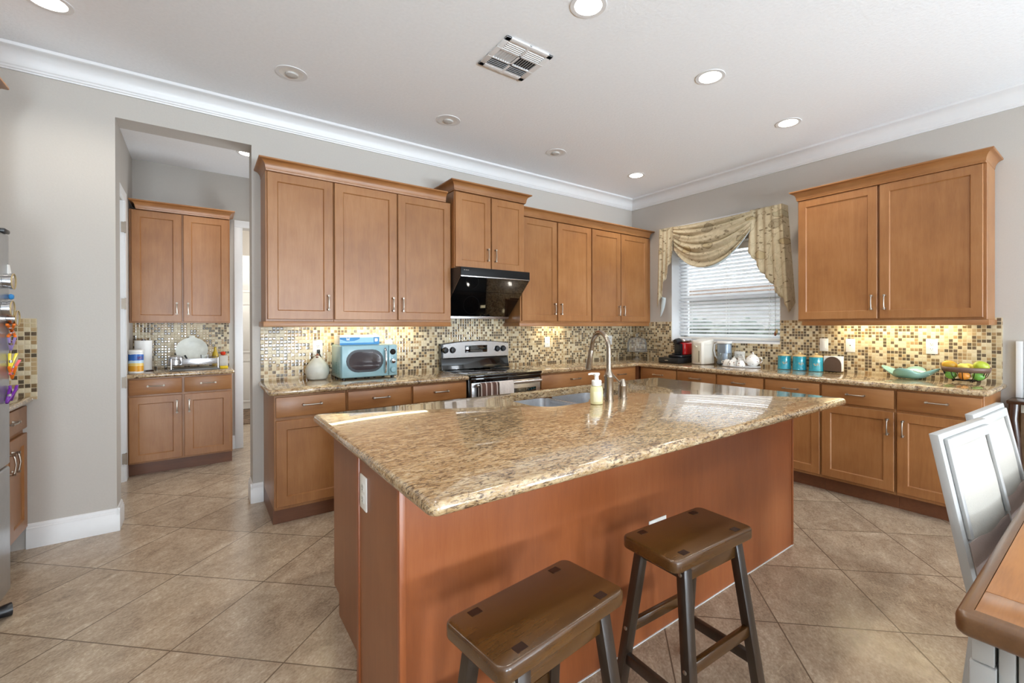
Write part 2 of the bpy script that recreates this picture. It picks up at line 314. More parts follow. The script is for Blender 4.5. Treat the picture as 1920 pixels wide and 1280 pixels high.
def floral():
    m, nt, b = new_mat('floral_white_china')
    v = coords(nt); vo = nt.nodes.new('ShaderNodeTexVoronoi'); vo.inputs['Scale'].default_value = 48; nt.links.new(v, vo.inputs['Vector'])
    sp = nt.nodes.new('ShaderNodeSeparateColor'); nt.links.new(vo.outputs['Color'], sp.inputs[0])
    k = math_n(nt, 'MULTIPLY', ramp(nt, vo.outputs['Distance'], [(0.24, (1, 1, 1, 1)), (0.34, (0, 0, 0, 1))]), ramp(nt, sp.outputs[0], [(0.45, (0, 0, 0, 1)), (0.47, (1, 1, 1, 1))]))
    nt.links.new(mix(nt, k, srgb(240, 239, 235), ramp(nt, sp.outputs[1], [(0, srgb(86, 100, 96)), (0.5, srgb(150, 110, 110))], 'CONSTANT')), b.inputs['Base Color'])
    b.inputs['Roughness'].default_value = 0.15; return m
m_flor = floral()
m_wipes = zbands('wipes_tub_print', [(0, srgb(238, 238, 236)), (0.14, srgb(226, 160, 30)), (0.36, srgb(240, 208, 120)), (0.48, srgb(196, 220, 238)), (0.60, srgb(44, 104, 186)), (0.86, srgb(240, 240, 238))], 0.35, 'CONSTANT', 0.21)
m_bowlp = plain('red_rug_pattern', srgb(120, 100, 84), 0.9, nscale=26, namp=0.8)
m_frid = plain('fridge_stainless', srgb(186, 188, 190), 0.3, 1.0)

# ------------------------------------------------------------------ mesh helpers
class MB:
    def __init__(s, T=None): s.bm = bmesh.new(); s.T = T
    def _new(s, before):
        vs = [v for v in s.bm.verts if v not in before]
        return vs
    def v(s, p): return s.bm.verts.new(p)
    def face(s, pts):
        vs = [s.bm.verts.new(p) for p in pts]; return s.bm.faces.new(vs)
    def box(s, a, b, bev=0.0, seg=2):
        x0, y0, z0 = (min(a[i], b[i]) for i in range(3)); x1, y1, z1 = (max(a[i], b[i]) for i in range(3))
        P = [(x0, y0, z0), (x1, y0, z0), (x1, y1, z0), (x0, y1, z0), (x0, y0, z1), (x1, y0, z1), (x1, y1, z1), (x0, y1, z1)]
        vs = [s.bm.verts.new(p) for p in P]
        fs = [s.bm.faces.new([vs[i] for i in q]) for q in ((0, 3, 2, 1), (4, 5, 6, 7), (0, 1, 5, 4), (1, 2, 6, 5), (2, 3, 7, 6), (3, 0, 4, 7))]
        if bev:
            es = {e for f in fs for e in f.edges}
            bmesh.ops.bevel(s.bm, geom=list(es), offset=bev, segments=seg, profile=0.5, affect='EDGES', clamp_overlap=True)
        return s
    def hexa(s, P, bev=0.0):       # eight corners: bottom 4, top 4
        vs = [s.bm.verts.new(p) for p in P]
        fs = [s.bm.faces.new([vs[i] for i in q]) for q in ((0, 3, 2, 1), (4, 5, 6, 7), (0, 1, 5, 4), (1, 2, 6, 5), (2, 3, 7, 6), (3, 0, 4, 7))]
        if bev:
            es = {e for f in fs for e in f.edges}
            bmesh.ops.bevel(s.bm, geom=list(es), offset=bev, segments=2, profile=0.5, affect='EDGES', clamp_overlap=True)
        return s
    def tube(s, pts, r, seg=10, caps=True, flat=None):
        pts = [Vector(p) for p in pts]; n = len(pts); rs = r if isinstance(r, (list, tuple)) else [r] * n
        rings = []; prev = None
        for i, p in enumerate(pts):
            t = (pts[min(i + 1, n - 1)] - pts[max(i - 1, 0)]).normalized()
            if prev is None:
                a = t.cross(Vector((0, 0, 1)));
                if a.length < 1e-3: a = t.cross(Vector((1, 0, 0)))
            else: a = prev - t * prev.dot(t)
            a.normalize(); prev = a; b = t.cross(a)
            rings.append([s.bm.verts.new(p + (a * math.cos(2 * PI * k / seg) + b * math.sin(2 * PI * k / seg)) * rs[i]) for k in range(seg)])
        for i in range(n - 1):
            for k in range(seg): s.bm.faces.new((rings[i][k], rings[i][(k + 1) % seg], rings[i + 1][(k + 1) % seg], rings[i + 1][k]))
        if caps: s.bm.faces.new(rings[0][::-1]); s.bm.faces.new(rings[-1])
        return s
    def lathe(s, c, prof, seg=24, axis='z', sx=1.0, sy=1.0, caps=True):
        c = Vector(c); rings = []
        for r, h in prof:
            ring = []
            for k in range(seg):
                a = 2 * PI * k / seg; x, y = r * math.cos(a) * sx, r * math.sin(a) * sy
                o = {'z': (x, y, h), 'x': (h, x, y), '-x': (-h, x, y), 'y': (x, h, y), '-y': (x, -h, y)}[axis]
                ring.append(s.bm.verts.new(c + Vector(o)))
            rings.append(ring)
        for i in range(len(rings) - 1):
            for k in range(seg): s.bm.faces.new((rings[i][k], rings[i][(k + 1) % seg], rings[i + 1][(k + 1) % seg], rings[i + 1][k]))
        if caps:
            if prof[0][0] > 1e-4: s.bm.faces.new(rings[0][::-1])
            if prof[-1][0] > 1e-4: s.bm.faces.new(rings[-1])
        return s
    def prism(s, poly, h0, h1, ax='z'):   # polygon in the plane normal to ax, extruded h0..h1
        f = {'z': lambda a, b, h: (a, b, h), 'y': lambda a, b, h: (a, h, b), 'x': lambda a, b, h: (h, a, b)}[ax]
        A = [s.bm.verts.new(f(a, b, h0)) for a, b in poly]; B = [s.bm.verts.new(f(a, b, h1)) for a, b in poly]; n = len(poly)
        s.bm.faces.new(A[::-1]); s.bm.faces.new(B)
        for i in range(n): s.bm.faces.new((A[i], A[(i + 1) % n], B[(i + 1) % n], B[i]))
        return s
    def grid(s, P):               # rows of points
        R = [[s.bm.verts.new(p) for p in row] for row in P]
        for i in range(len(R) - 1):
            for j in range(len(R[0]) - 1): s.bm.faces.new((R[i][j], R[i][j + 1], R[i + 1][j + 1], R[i + 1][j]))
        return s
    def slab(s, outer, z0, z1, bull=0.0, hole=None):
        def offs(loop, d):
            n = len(loop); out = []
            for i in range(n):
                p0, p1, p2 = Vector(loop[i - 1]), Vector(loop[i]), Vector(loop[(i + 1) % n])
                e1 = (p1 - p0).normalized(); e2 = (p2 - p1).normalized()
                n1 = Vector((-e1.y, e1.x)); n2 = Vector((-e2.y, e2.x)); b = (n1 + n2)
                b = b / max(1e-6, (1 + n1.dot(n2)))
                out.append(p1 + b * d)
            return out
        h = z1 - z0; r = min(bull, h / 2) if bull else 0
        prof = [(0, z0), (0, z1)]
        if r:
            prof = [(r * (1 - math.cos(a)), z0 + r - r * math.sin(a)) for a in (PI / 2, PI / 3, PI / 6)] + [(0, z0 + r), (0, z1 - r)] + [(r * (1 - math.cos(a)), z1 - r + r * math.sin(a)) for a in (PI / 6, PI / 3, PI / 2)]
        rings = [[s.bm.verts.new((p.x, p.y, z)) for p in offs(outer, d)] for d, z in prof]; n = len(outer)
        for i in range(len(rings) - 1):
            for k in range(n): s.bm.faces.new((rings[i][k], rings[i][(k + 1) % n], rings[i + 1][(k + 1) % n], rings[i + 1][k]))
        if hole is None: s.bm.faces.new(rings[-1]); s.bm.faces.new(rings[0][::-1])
        else:
            hr = [[s.bm.verts.new((p[0], p[1], z)) for p in hole] for z in (z0, z1)]; m = len(hole)
            for k in range(m): s.bm.faces.new((hr[0][k], hr[1][k], hr[1][(k + 1) % m], hr[0][(k + 1) % m]))
            for ring, hh in ((rings[-1], hr[1]), (rings[0], hr[0])):
                es = []
                for L in (ring, hh):
                    for k in range(len(L)):
                        e = s.bm.edges.get((L[k], L[(k + 1) % len(L)])) or s.bm.edges.new((L[k], L[(k + 1) % len(L)])); es.append(e)
                bmesh.ops.triangle_fill(s.bm, use_beauty=True, edges=es)
        return s
    def apply(s, f):
        for v in s.bm.verts: v.co = f(v.co)
        return s
ORG = {}
def obj(name, mb, mat, parent=None, local=False, sharp=32, **props):
    T = mb.T
    if T: mb.apply(lambda c: Vector(T(c.x, c.y, c.z)))
    if parent is not None and not local:
        o = ORG[parent.name]; mb.apply(lambda c: c - o)
    bmesh.ops.recalc_face_normals(mb.bm, faces=mb.bm.faces[:])
    me = bpy.data.meshes.new(name); mb.bm.to_mesh(me); mb.bm.free()
    me.polygons.foreach_set('use_smooth', [True] * len(me.polygons)); me.set_sharp_from_angle(angle=math.radians(sharp))
    ob = bpy.data.objects.new(name, me); COL.objects.link(ob); me.materials.append(mat)
    if parent is not None: ob.parent = parent; ORG[ob.name] = ORG[parent.name]
    else: ORG[ob.name] = Vector((0, 0, 0))
    for k, v in props.items(): ob[k] = v
    return ob
def thing(name, label, cat, loc=(0, 0, 0), group=None, rz=0.0):
    o = bpy.data.objects.new(name, None); COL.objects.link(o); o.location = loc; o.rotation_euler = (0, 0, rz); o.empty_display_size = 0.05
    o['label'] = label; o['category'] = cat
    if group: o['group'] = group
    ORG[o.name] = Vector(loc); return o
def single(name, mb, mat, label, cat, group=None, kind=None):
    o = obj(name, mb, mat); o['label'] = label; o['category'] = cat
    if group: o['group'] = group
    if kind: o['kind'] = kind
    return o
def struct(name, mb, mat, label, cat, parent=None):
    o = obj(name, mb, mat, parent)
    if parent is None: o['kind'] = 'structure'; o['label'] = label; o['category'] = cat
    return o
def kids(o): return [c for c in COL.objects if c.parent is o]
def dup(root, loc, rz=None, label=None, group=None):
    def cp(o, par):
        c = o.copy(); COL.objects.link(c)
        if par is not None: c.parent = par
        ORG[c.name] = Vector(loc)
        for k in list(o.children): cp(k, c)
        return c
    r = cp(root, None); r.location = loc
    if rz is not None: r.rotation_euler = (0, 0, rz)
    if label: r['label'] = label
    if group: r['group'] = group
    return r
def rrect(x0, y0, x1, y1, r, n=5):
    out = []
    for cx, cy, a0 in ((x1 - r, y0 + r, -PI / 2), (x1 - r, y1 - r, 0), (x0 + r, y1 - r, PI / 2), (x0 + r, y0 + r, PI)):
        out += [(cx + r * math.cos(a0 + PI / 2 * i / n), cy + r * math.sin(a0 + PI / 2 * i / n)) for i in range(n + 1)]
    return out
# run frames: local (u along the wall as seen from the room, d out of the wall, z)
FB = lambda u, d, z: (u, -d, z)                   # back wall
FR = lambda u, d, z: (-d, -u, z)                  # right wall, u grows away from the corner
FP = lambda u, d, z: (u, 1.95 - d, z)             # passage back wall
FL = lambda u, d, z: (-6.04 + d, u, z)            # left wall

# ------------------------------------------------------------------ setting
struct('floor', MB().box((-6.4, -8.6, -0.1), (0.4, 6.0, 0)), m_floor, 'large beige stone floor tiles laid on the diagonal', 'floor')
struct('ceiling', MB().box((-6.4, -8.6, 3.0), (0.4, 6.0, 3.12)), m_ceil, 'white textured ceiling with recessed lamps', 'ceiling')
OX0, OX1, OZ, WT = -5.021, -4.268, 2.7136, 0.2
b = MB().box((-6.24, 0, 0), (OX0, WT, 3)).box((OX0, 0, OZ), (OX1, WT, 3)).box((OX1, 0, 0), (0.3, WT, 3))
struct('wall_back', b, m_wall, 'greige wall behind the range with a tall passage opening', 'wall')
WY0, WY1, WZ0, WZ1 = -1.93, -0.63, 1.165, 2.26
b = MB().box((0, WY1, 0), (0.3, 0.2, 3)).box((0, -8.3, 0), (0.3, WY0, 3)).box((0, WY0, 0), (0.3, WY1, WZ0)).box((0, WY0, WZ1), (0.3, WY1, 3))
struct('wall_right', b, m_wall, 'greige wall with the kitchen window', 'wall')
struct('wall_left', MB().box((-6.24, -8.3, 0), (-6.04, 0, 3)), m_wall, 'greige wall behind the fridge', 'wall')
b = MB()
xs = [-6.24, -5.4, -4.6, -3.4, -2.6, -1.4, -0.6, 0.3]
for i in range(0, 8, 2): b.box((xs[i], -8.2, 0), (xs[i + 1], -8.0, 3))
for i in range(1, 7, 2): b.box((xs[i], -8.2, 2.6), (xs[i + 1], -8.0, 3)).box((xs[i], -8.2, 0), (xs[i + 1], -8.0, 0.3))
struct('wall_front', b, m_wall, 'greige wall behind the camera with three tall windows', 'wall')
# passage and hall behind the opening
b = MB().box((-5.3, WT, 0), (-5.11, 0.45, 3)).box((-5.3, 1.26, 0), (-5.11, 2.1, 3)).box((-5.3, 0.45, 2.43), (-5.11, 1.26, 3))
struct('wall_passage_left', b, m_wall, 'greige side wall of the passage with a white door', 'wall')
b = MB().box((-5.11, 1.95, 0), (-4.205, 2.1, 3)).box((-4.205, 1.95, 2.437), (-3.4, 2.1, 3)).box((-3.4, 1.95, 0), (-3.1, 2.1, 3))
struct('wall_passage_back', b, m_wall, 'greige passage wall behind the pantry cabinets', 'wall')
struct('wall_passage_right', MB().box((-3.25, WT, 0), (-3.1, 1.95, 3)), m_wall, 'greige passage wall hidden behind the kitchen', 'wall')
b = MB().box((-4.9, 4.75, 0), (-2.6, 4.9, 3)).box((-5.0, 2.1, 0), (-4.85, 4.9, 3)).box((-2.75, 2.1, 0), (-2.6, 4.75, 3))
struct('wall_hall', b, m_wall, 'pale hall wall seen through the white door frame', 'wall')
# door openings
d1 = struct('door_1', MB().box((-5.19, 0.46, 0.01), (-5.15, 1.25, 2.42)), m_door_w, 'white passage door in the side wall', 'door')
b = MB().box((-5.112, 1.245, 0), (-5.092, 1.325, 2.43)).box((-5.112, 0.38, 0), (-5.092, 0.462, 2.43)).box((-5.112, 0.38, 2.43), (-5.092, 1.325, 2.505)).box((-5.2, 1.232, 0), (-5.105, 1.262, 2.43))
struct('door_frame', b, m_trim, '', '', d1)
for hz in (2.2, 1.54, 0.86, 0.2):
    struct('hinge', MB().box((-5.118, 1.222, hz - 0.045), (-5.09, 1.234, hz + 0.045)).tube([(-5.092, 1.23, hz - 0.05), (-5.092, 1.23, hz + 0.05)], 0.006), m_nick, '', '', d1)
b = MB().box((-4.28, 1.932, 0), (-4.205, 1.952, 2.437), 0.004).box((-4.28, 1.932, 2.437), (-3.33, 1.952, 2.512), 0.004).box((-3.4, 1.932, 0), (-3.33, 1.952, 2.437), 0.004).box((-4.215, 1.94, 0), (-4.203, 2.11, 2.437))
struct('trim_1', b, m_trim, 'white door casing beside the pantry cabinets', 'door casing')
d2 = struct('door_2', MB().box((-4.3, 4.70, 0.01), (-3.4, 4.74, 2.5)), m_door_w, 'white panelled door at the end of the hall', 'door')
b = MB()
for zz in ((0.12, 0.80), (0.92, 1.72), (1.9, 2.4)):
    for xx in ((-4.2, -3.9), (-3.8, -3.5)):
        x0, x1 = xx; z0, z1 = zz
        b.box((x0, 4.690, z0), (x1, 4.702, z0 + 0.02)).box((x0, 4.690, z1 - 0.02), (x1, 4.702, z1)).box((x0, 4.690, z0), (x0 + 0.02, 4.702, z1)).box((x1 - 0.02, 4.690, z0), (x1, 4.702, z1)).box((x0 + 0.04, 4.694, z0 + 0.04), (x1 - 0.04, 4.702, z1 - 0.04), 0.004)
struct('panel', b, m_door_w, '', '', d2)
single('hall_rug', MB().slab(rrect(-4.45, 3.35, -3.2, 4.6, 0.02), 0.001, 0.011), m_bowlp, 'dark patterned rug on the hall floor before the white panelled door', 'rug')
# crown molding (profile: out from wall, z)
def crown_prof():
    pr = [(0, 2.868), (0.012, 2.868), (0.014, 2.876), (0.020, 2.880), (0.022, 2.890), (0.026, 2.894)]
    for i in range(7):
        a = i / 6 * PI / 2; pr.append((0.028 + 0.060 * (1 - math.cos(a)), 2.898 + 0.078 * math.sin(a)))
    pr += [(0.094, 2.978), (0.100, 2.982), (0.102, 2.999), (0, 2.999)]
    return pr
CP = crown_prof()
struct('trim_2', MB().prism([(-d, z) for d, z in CP], -6.04, 0.0, 'x'), m_trim, 'white crown molding along the back wall', 'crown molding')
b = MB().prism([(-d, z) for d, z in CP], -8.0, 0.0, 'y'); struct('trim_3', b, m_trim, 'white crown molding along the window wall', 'crown molding')
b = MB().prism([(-6.04 + d, z) for d, z in CP], -8.0, 0.0, 'y'); struct('trim_4', b, m_trim, 'white crown molding along the left wall', 'crown molding')
# baseboards
BP = [(0, 0), (0.016, 0), (0.016, 0.105), (0.013, 0.110), (0.013, 0.120), (0.009, 0.126), (0.009, 0.136), (0.004, 0.146), (0, 0.148)]
def bboard(name, pieces, label):
    b = MB()
    for ax, lo, hi, o, sgn in pieces: b.prism([(o + sgn * d, z) for d, z in BP], lo, hi, ax)
    struct(name, b, m_trim, label, 'baseboard')
bboard('baseboard_back', [('x', -5.42, OX0 + 0.0155, 0.0, -1), ('y', -0.0155, WT, OX0, 1)], 'white baseboard under the bare wall left of the passage')
bboard('baseboard_pier', [('x', OX1 - 0.0155, -4.2, 0.0, -1), ('y', -0.0155, WT, OX1, -1)], 'white baseboard at the narrow wall right of the passage')
bboard('baseboard_passage', [('x', -4.335, -4.28, 1.95, -1), ('y', 1.325, 1.40, -5.11, 1), ('y', WT, 0.38, -5.11, 1)], 'white baseboard inside the passage')
bboard('baseboard_right', [('y', -8.0, -3.5, 0.0, -1)], 'white baseboard along the right wall past the cabinets')
# backsplash mosaics belong to the walls
b = MB().box((-4.215, -0.009, 0.90), (-2.775, 0, 1.375)).box((-2.775, -0.009, 0.88), (-2.02, 0, 1.52)).box((-2.02, -0.009, 0.90), (-0.001, 0, 1.395))
struct('wall_tile_back', b, m_mosx, 'glass and stone mosaic backsplash on the back wall', 'backsplash')
b = MB().box((-0.009, WY1, 0.90), (0, -0.009, 1.39)).box((-0.009, WY0, 0.90), (0, WY1, 1.15)).box((-0.009, -3.489, 0.90), (0, WY0, 1.39))
struct('wall_tile_right', b, m_mosy, 'glass and stone mosaic backsplash under the window and right cabinets', 'backsplash')
struct('wall_tile_left', MB().box((-6.04, -0.009, 0.90), (-5.372, 0, 1.39)), m_mosx, 'mosaic backsplash strip beside the fridge', 'backsplash')
struct('wall_tile_passage', MB().box((-5.109, 1.941, 0.90), (-4.33, 1.95, 1.385)), m_mosx, 'mosaic backsplash behind the dish rack', 'backsplash')

# ------------------------------------------------------------------ kitchen window with blind
w1 = struct('window_1', MB().box((0.24, WY0, WZ0), (0.29, WY0 + 0.05, WZ1)).box((0.24, WY1 - 0.05, WZ0), (0.29, WY1, WZ1)).box((0.24, WY0, WZ0), (0.29, WY1, WZ0 + 0.05)).box((0.24, WY0, WZ1 - 0.05), (0.29, WY1, WZ1)).box((0.245, WY0, 1.66), (0.285, WY1, 1.70)), m_trim, 'kitchen window over the counter', 'window')
struct('window_glass', MB().box((0.262, WY0 + 0.05, WZ0 + 0.05), (0.266, WY1 - 0.05, WZ1 - 0.05)), m_pane, '', '', w1)
b = MB().box((-0.006, WY0 - 0.006, WZ0 - 0.022), (0.24, WY1 + 0.006, WZ0 + 0.003), 0.003).box((0.002, WY1 - 0.006, WZ0), (0.24, WY1, WZ1)).box((0.002, WY0, WZ0), (0.24, WY0 + 0.006, WZ1)).box((0.002, WY0, WZ1 - 0.006), (0.24, WY1, WZ1))
struct('window_sill', b, m_trim, '', '', w1)
bl = thing('window_blind', 'white slatted blind hanging in the kitchen window', 'blind', (0.15, -1.28, 1.18))
obj('headrail', MB().box((0.12, WY0 + 0.012, 2.19), (0.18, WY1 - 0.012, 2.25), 0.003), m_whitep, bl)
obj('bottom_rail', MB().box((0.125, WY0 + 0.012, 1.180), (0.178, WY1 - 0.012, 1.205), 0.003), m_whitep, bl)
ns = 23; ta = math.radians(-26)
for i in range(ns):
    z = 1.232 + i * 0.0417; c, s_ = math.cos(ta) * 0.0245, math.sin(ta) * 0.0245
    pts = [(0.15 - c, z - s_), (0.15, z + 0.0022), (0.15 + c, z + s_), (0.15 + c, z + s_ + 0.0022), (0.15, z + 0.0050), (0.15 - c, z - s_ + 0.0022)]
    obj('slat', MB().prism(pts, WY0 + 0.014, WY1 - 0.014, 'y').apply(lambda v: v), m_slat, bl)
for yy in (-0.80, -1.28, -1.76):
    obj('ladder_cord', MB().tube([(0.122, yy, 1.19), (0.122, yy, 2.2)], 0.0012, 6).tube([(0.178, yy, 1.19), (0.178, yy, 2.2)], 0.0012, 6), m_whitep, bl)
pc = obj('pull_cord', MB().tube([(0.105, -1.83, 1.27), (0.105, -1.83, 2.2)], 0.0018, 6), m_nap, bl)
obj('tassel', MB().lathe((0.105, -1.83, 1.23), [(0.004, 0), (0.011, 0.01), (0.012, 0.025), (0.006, 0.045), (0.003, 0.05)], 10), m_stopper, bl)
obj('tassel', MB().lathe((0.103, -1.845, 1.255), [(0.004, 0), (0.011, 0.01), (0.012, 0.025), (0.006, 0.045), (0.003, 0.05)], 10), m_tanlid, bl)
# outside
struct('ground_outside', MB().box((0.4, -14, -0.3), (14, 12, -0.15)), m_grass, 'lawn outside the kitchen window', 'ground')
nb = thing('neighbour_house', 'pale house with brown fascia seen through the window blind', 'house', (5.5, -0.5, -0.15))
obj('wall', MB().box((5.5, -7, -0.15), (9, 8, 2.05)), m_stucco, nb)
obj('fascia', MB().box((5.0, -7.4, 2.05), (9.4, 8.4, 2.26)), m_fascia, nb)
obj('roof', MB().hexa([(5.0, -7.4, 2.26), (9.4, -7.4, 2.26), (9.4, 8.4, 2.26), (5.0, 8.4, 2.26), (7.1, -7.0, 3.3), (7.3, -7.0, 3.3), (7.3, 8, 3.3), (7.1, 8, 3.3)]), m_stucco, nb)
b = MB()
rr = random.Random(3)
for i in range(60):
    y = -4 + i * 0.13; b.lathe((3.4 + rr.uniform(-.15, .15), y, 0.7 + rr.uniform(-.15, .25)), [(0.02, -0.9), (0.3, -0.5), (0.42, 0), (0.3, 0.38), (0.02, 0.55)], 8)
single('hedge', b, m_hedge, 'green hedge outside the kitchen window', 'hedge')

# ------------------------------------------------------------------ cabinets
def handle_mb(T, u, d, z, length, vertical):
    b = MB(T); h = length / 2; so = 0.028
    P = lambda t, dd: (u, d + dd, z + t) if vertical else (u + t, d + dd, z)
    b.tube([P(-h + 0.012, so - 0.004), P(-h + 0.03, so), P(0, so + 0.004), P(h - 0.03, so), P(h - 0.012, so - 0.004)], [0.0055, 0.0050, 0.0048, 0.0050, 0.0055], 10)
    for sg in (-1, 1):
        t = sg * (h - 0.010)
        b.tube([P(t, 0), P(t, 0.006), P(t, so - 0.008), P(t, so + 0.004)], [0.0085, 0.0055, 0.005, 0.0075], 10)
        b.tube([P(t - 0.006, so - 0.002), P(t + 0.006, so - 0.002)], 0.0078, 10)
    return b
def shaker(b, u0, u1, z0, z1, d0, t=0.019, st=0.062, rec=0.009):
    d1 = d0 + t; bev = 0.006
    def ring(u0, u1, z0, z1, d): return [b.v(p) for p in ((u0, d, z0), (u1, d, z0), (u1, d, z1), (u0, d, z1))]
    L = [ring(u0, u1, z0, z1, d0), ring(u0, u1, z0, z1, d1 - 0.003), ring(u0 + 0.003, u1 - 0.003, z0 + 0.003, z1 - 0.003, d1),
         ring(u0 + st, u1 - st, z0 + st, z1 - st, d1), ring(u0 + st + bev, u1 - st - bev, z0 + st + bev, z1 - st - bev, d1 - rec)]
    b.bm.faces.new(L[0])
    for i in range(4):
        for k in range(4): b.bm.faces.new((L[i][k], L[i][(k + 1) % 4], L[i + 1][(k + 1) % 4], L[i + 1][k]))
    b.bm.faces.new(L[4]); return b
def flat_front(b, u0, u1, z0, z1, d0, t=0.019): return b.box((u0, d0, z0), (u1, d0 + t, z1), 0.004)
def cabinet(name, label, F, u0, u1, z0, z1, depth, doors=(), drawers=(), toe=0.0, group=None, hl=0.125, hoff=0.036, grain=None, top_handles=False, toe_d=0.535, mat=None):
    mt = mat or m_wood
    c = F((u0 + u1) / 2, depth / 2, z0); t = thing(name, label, 'cabinet', c, group)
    g = 0.0008
    b = MB(F).box((u0 + g, 0.011, z0 + toe), (u1 - g, depth, z1), 0.0015, 1)
    obj('carcass', b, mt, t)
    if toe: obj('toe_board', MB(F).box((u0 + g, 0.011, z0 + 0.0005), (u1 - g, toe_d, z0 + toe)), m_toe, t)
    for (a0, a1, c0, c1, side) in doors:
        dr = obj('door', shaker(MB(F), a0, a1, c0, c1, depth + 0.001), mt, t)
        if side:
            uu = a0 + hoff if side == 'l' else a1 - hoff
            zz = c1 - 0.108 if top_handles else c0 + 0.128
            obj('handle', handle_mb(F, uu, depth + 0.020, zz, hl, True), m_nick, dr)
    for (a0, a1, c0, c1) in drawers:
        dr = obj('drawer', flat_front(MB(F), a0, a1, c0, c1, depth + 0.001), grain or m_woodh, t)
        obj('handle', handle_mb(F, (a0 + a1) / 2, depth + 0.020, (c0 + c1) / 2 + 0.008, 0.13, False), m_nick, dr)
    return t
UB, UT, DB, DT, UD = 1.375, 2.45, 1.391, 2.444, 0.304
GU = 'wall cabinets over the back counter'
cabinet('wall_cabinet', 'tall single door wall cabinet at the left end beside the passage opening', FB, -4.212, -3.761, UB, UT, UD, [(-4.200, -3.768, DB, DT, 'r')])
cabinet('wall_cabinet', 'two door wall cabinet above the blue microwave, left of the hood', FB, -3.761, -2.779, UB, UT, UD, [(-3.756, -3.274, DB, DT, 'r'), (-3.263, -2.786, DB, DT, 'l')])
cabinet('wall_cabinet', 'raised deeper two door wall cabinet directly above the black range hood', FB, -2.777, -2.019, 1.862, 2.55, 0.372, [(-2.770, -2.407, 1.872, 2.543, 'r'), (-2.397, -2.026, 1.872, 2.543, 'l')])
cabinet('wall_cabinet', 'two door wall cabinet just right of the black range hood', FB, -2.017, -1.046, UB, UT, UD, [(-2.004, -1.551, DB, DT, 'r'), (-1.536, -1.052, DB, DT, 'l')])
cabinet('wall_cabinet', 'two door wall cabinet in the corner nearest the window', FB, -1.046, -0.002, UB, UT, UD, [(-1.034, -0.568, DB, DT, 'r'), (-0.556, -0.068, DB, DT, 'l')])
cabinet('wall_cabinet', 'large two door wall cabinet right of the window valance', FR, 2.226, 3.452, UB, UT, UD, [(2.236, 2.827, DB, DT, 'r'), (2.843, 3.434, DB, DT, 'l')], hoff=0.035)
cabinet('wall_cabinet', 'two door wall cabinet in the passage above the dish rack', FP, -5.108, -4.332, 1.378, 2.447, UD, [(-5.090, -4.724, 1.39, 2.441, 'r'), (-4.709, -4.343, 1.39, 2.441, 'l')])
# crown rails and light rails on the wall cabinets
def crown_cab(F, u0, u1, d, z, left=True, right=True, h=0.082, p=0.055):
    prof = [(0.0, 0.0), (0.008, 0.0), (0.010, 0.012)] + [(0.012 + (p - 0.016) * (1 - math.cos(a)), 0.014 + (h - 0.026) * math.sin(a)) for a in [PI / 2 * i / 5 for i in range(6)]] + [(p, h - 0.008), (p, h)]
    b = MB(F); rings = []
    for o, zz in prof:
        ring = []
        if left: ring += [(u0 - o, 0.012), (u0 - o, d + o)]
        else: ring += [(u0, d + o)]
        if right: ring += [(u1 + o, d + o), (u1 + o, 0.012)]
        else: ring += [(u1, d + o)]
        rings.append([b.v((a, c, z + zz)) for a, c in ring])
    for i in range(len(rings) - 1):
        for k in range(len(rings[0]) - 1): b.bm.faces.new((rings[i][k], rings[i][k + 1], rings[i + 1][k + 1], rings[i + 1][k]))
    top = rings[-1]; bot = rings[0]
    # close top, bottom with backs
    def close(ring, zz):
        pts = ring[:]
        if not left: pts = [b.v((u0, 0.012, zz))] + pts
        if not right: pts = pts + [b.v((u1, 0.012, zz))]
        b.bm.faces.new(pts)
    close(top, z + h); close(bot, z)
    return b
cr = crown_cab
single('crown_rail', cr(FB, -4.200, -2.836, 0.325, 2.446, True, False), m_woodh, 'wood crown rail on the left group of back wall cabinets', 'crown rail')
single('crown_rail', cr(FB, -2.777, -2.019, 0.392, 2.551), m_woodh, 'raised wood crown rail above the hood cabinet', 'crown rail')
single('crown_rail', cr(FB, -2.017, -0.058, 0.325, 2.451, False, True), m_woodh, 'wood crown rail on the corner group of back wall cabinets', 'crown rail')
single('crown_rail', cr(FR, 2.236, 3.440, 0.325, 2.446), m_woody, 'wood crown rail on the large cabinet right of the window', 'crown rail')
single('crown_rail', cr(FP, -5.050, -4.345, 0.325, 2.448), m_woodh, 'wood crown rail on the passage wall cabinet', 'crown rail')
def lrail(F, u0, u1, le, re_):
    b = MB(F).box((u0, 0.288, 1.336), (u1, 0.312, 1.3745), 0.003)
    if le: b.box((u0, 0.012, 1.336), (u0 + 0.022, 0.29, 1.3745), 0.003)
    if re_: b.box((u1 - 0.022, 0.012, 1.336), (u1, 0.29, 1.3745), 0.003)
    return b
single('light_rail', lrail(FB, -4.226, -2.779, True, True), m_woodh, 'wood light rail under the left group of back wall cabinets', 'light rail')
single('light_rail', lrail(FB, -2.030, -0.03, True, True), m_woodh, 'wood light rail under the corner group of back wall cabinets', 'light rail')
single('light_rail', lrail(FR, 2.262, 3.462, True, True), m_woody, 'wood light rail under the large cabinet right of the window', 'light rail')
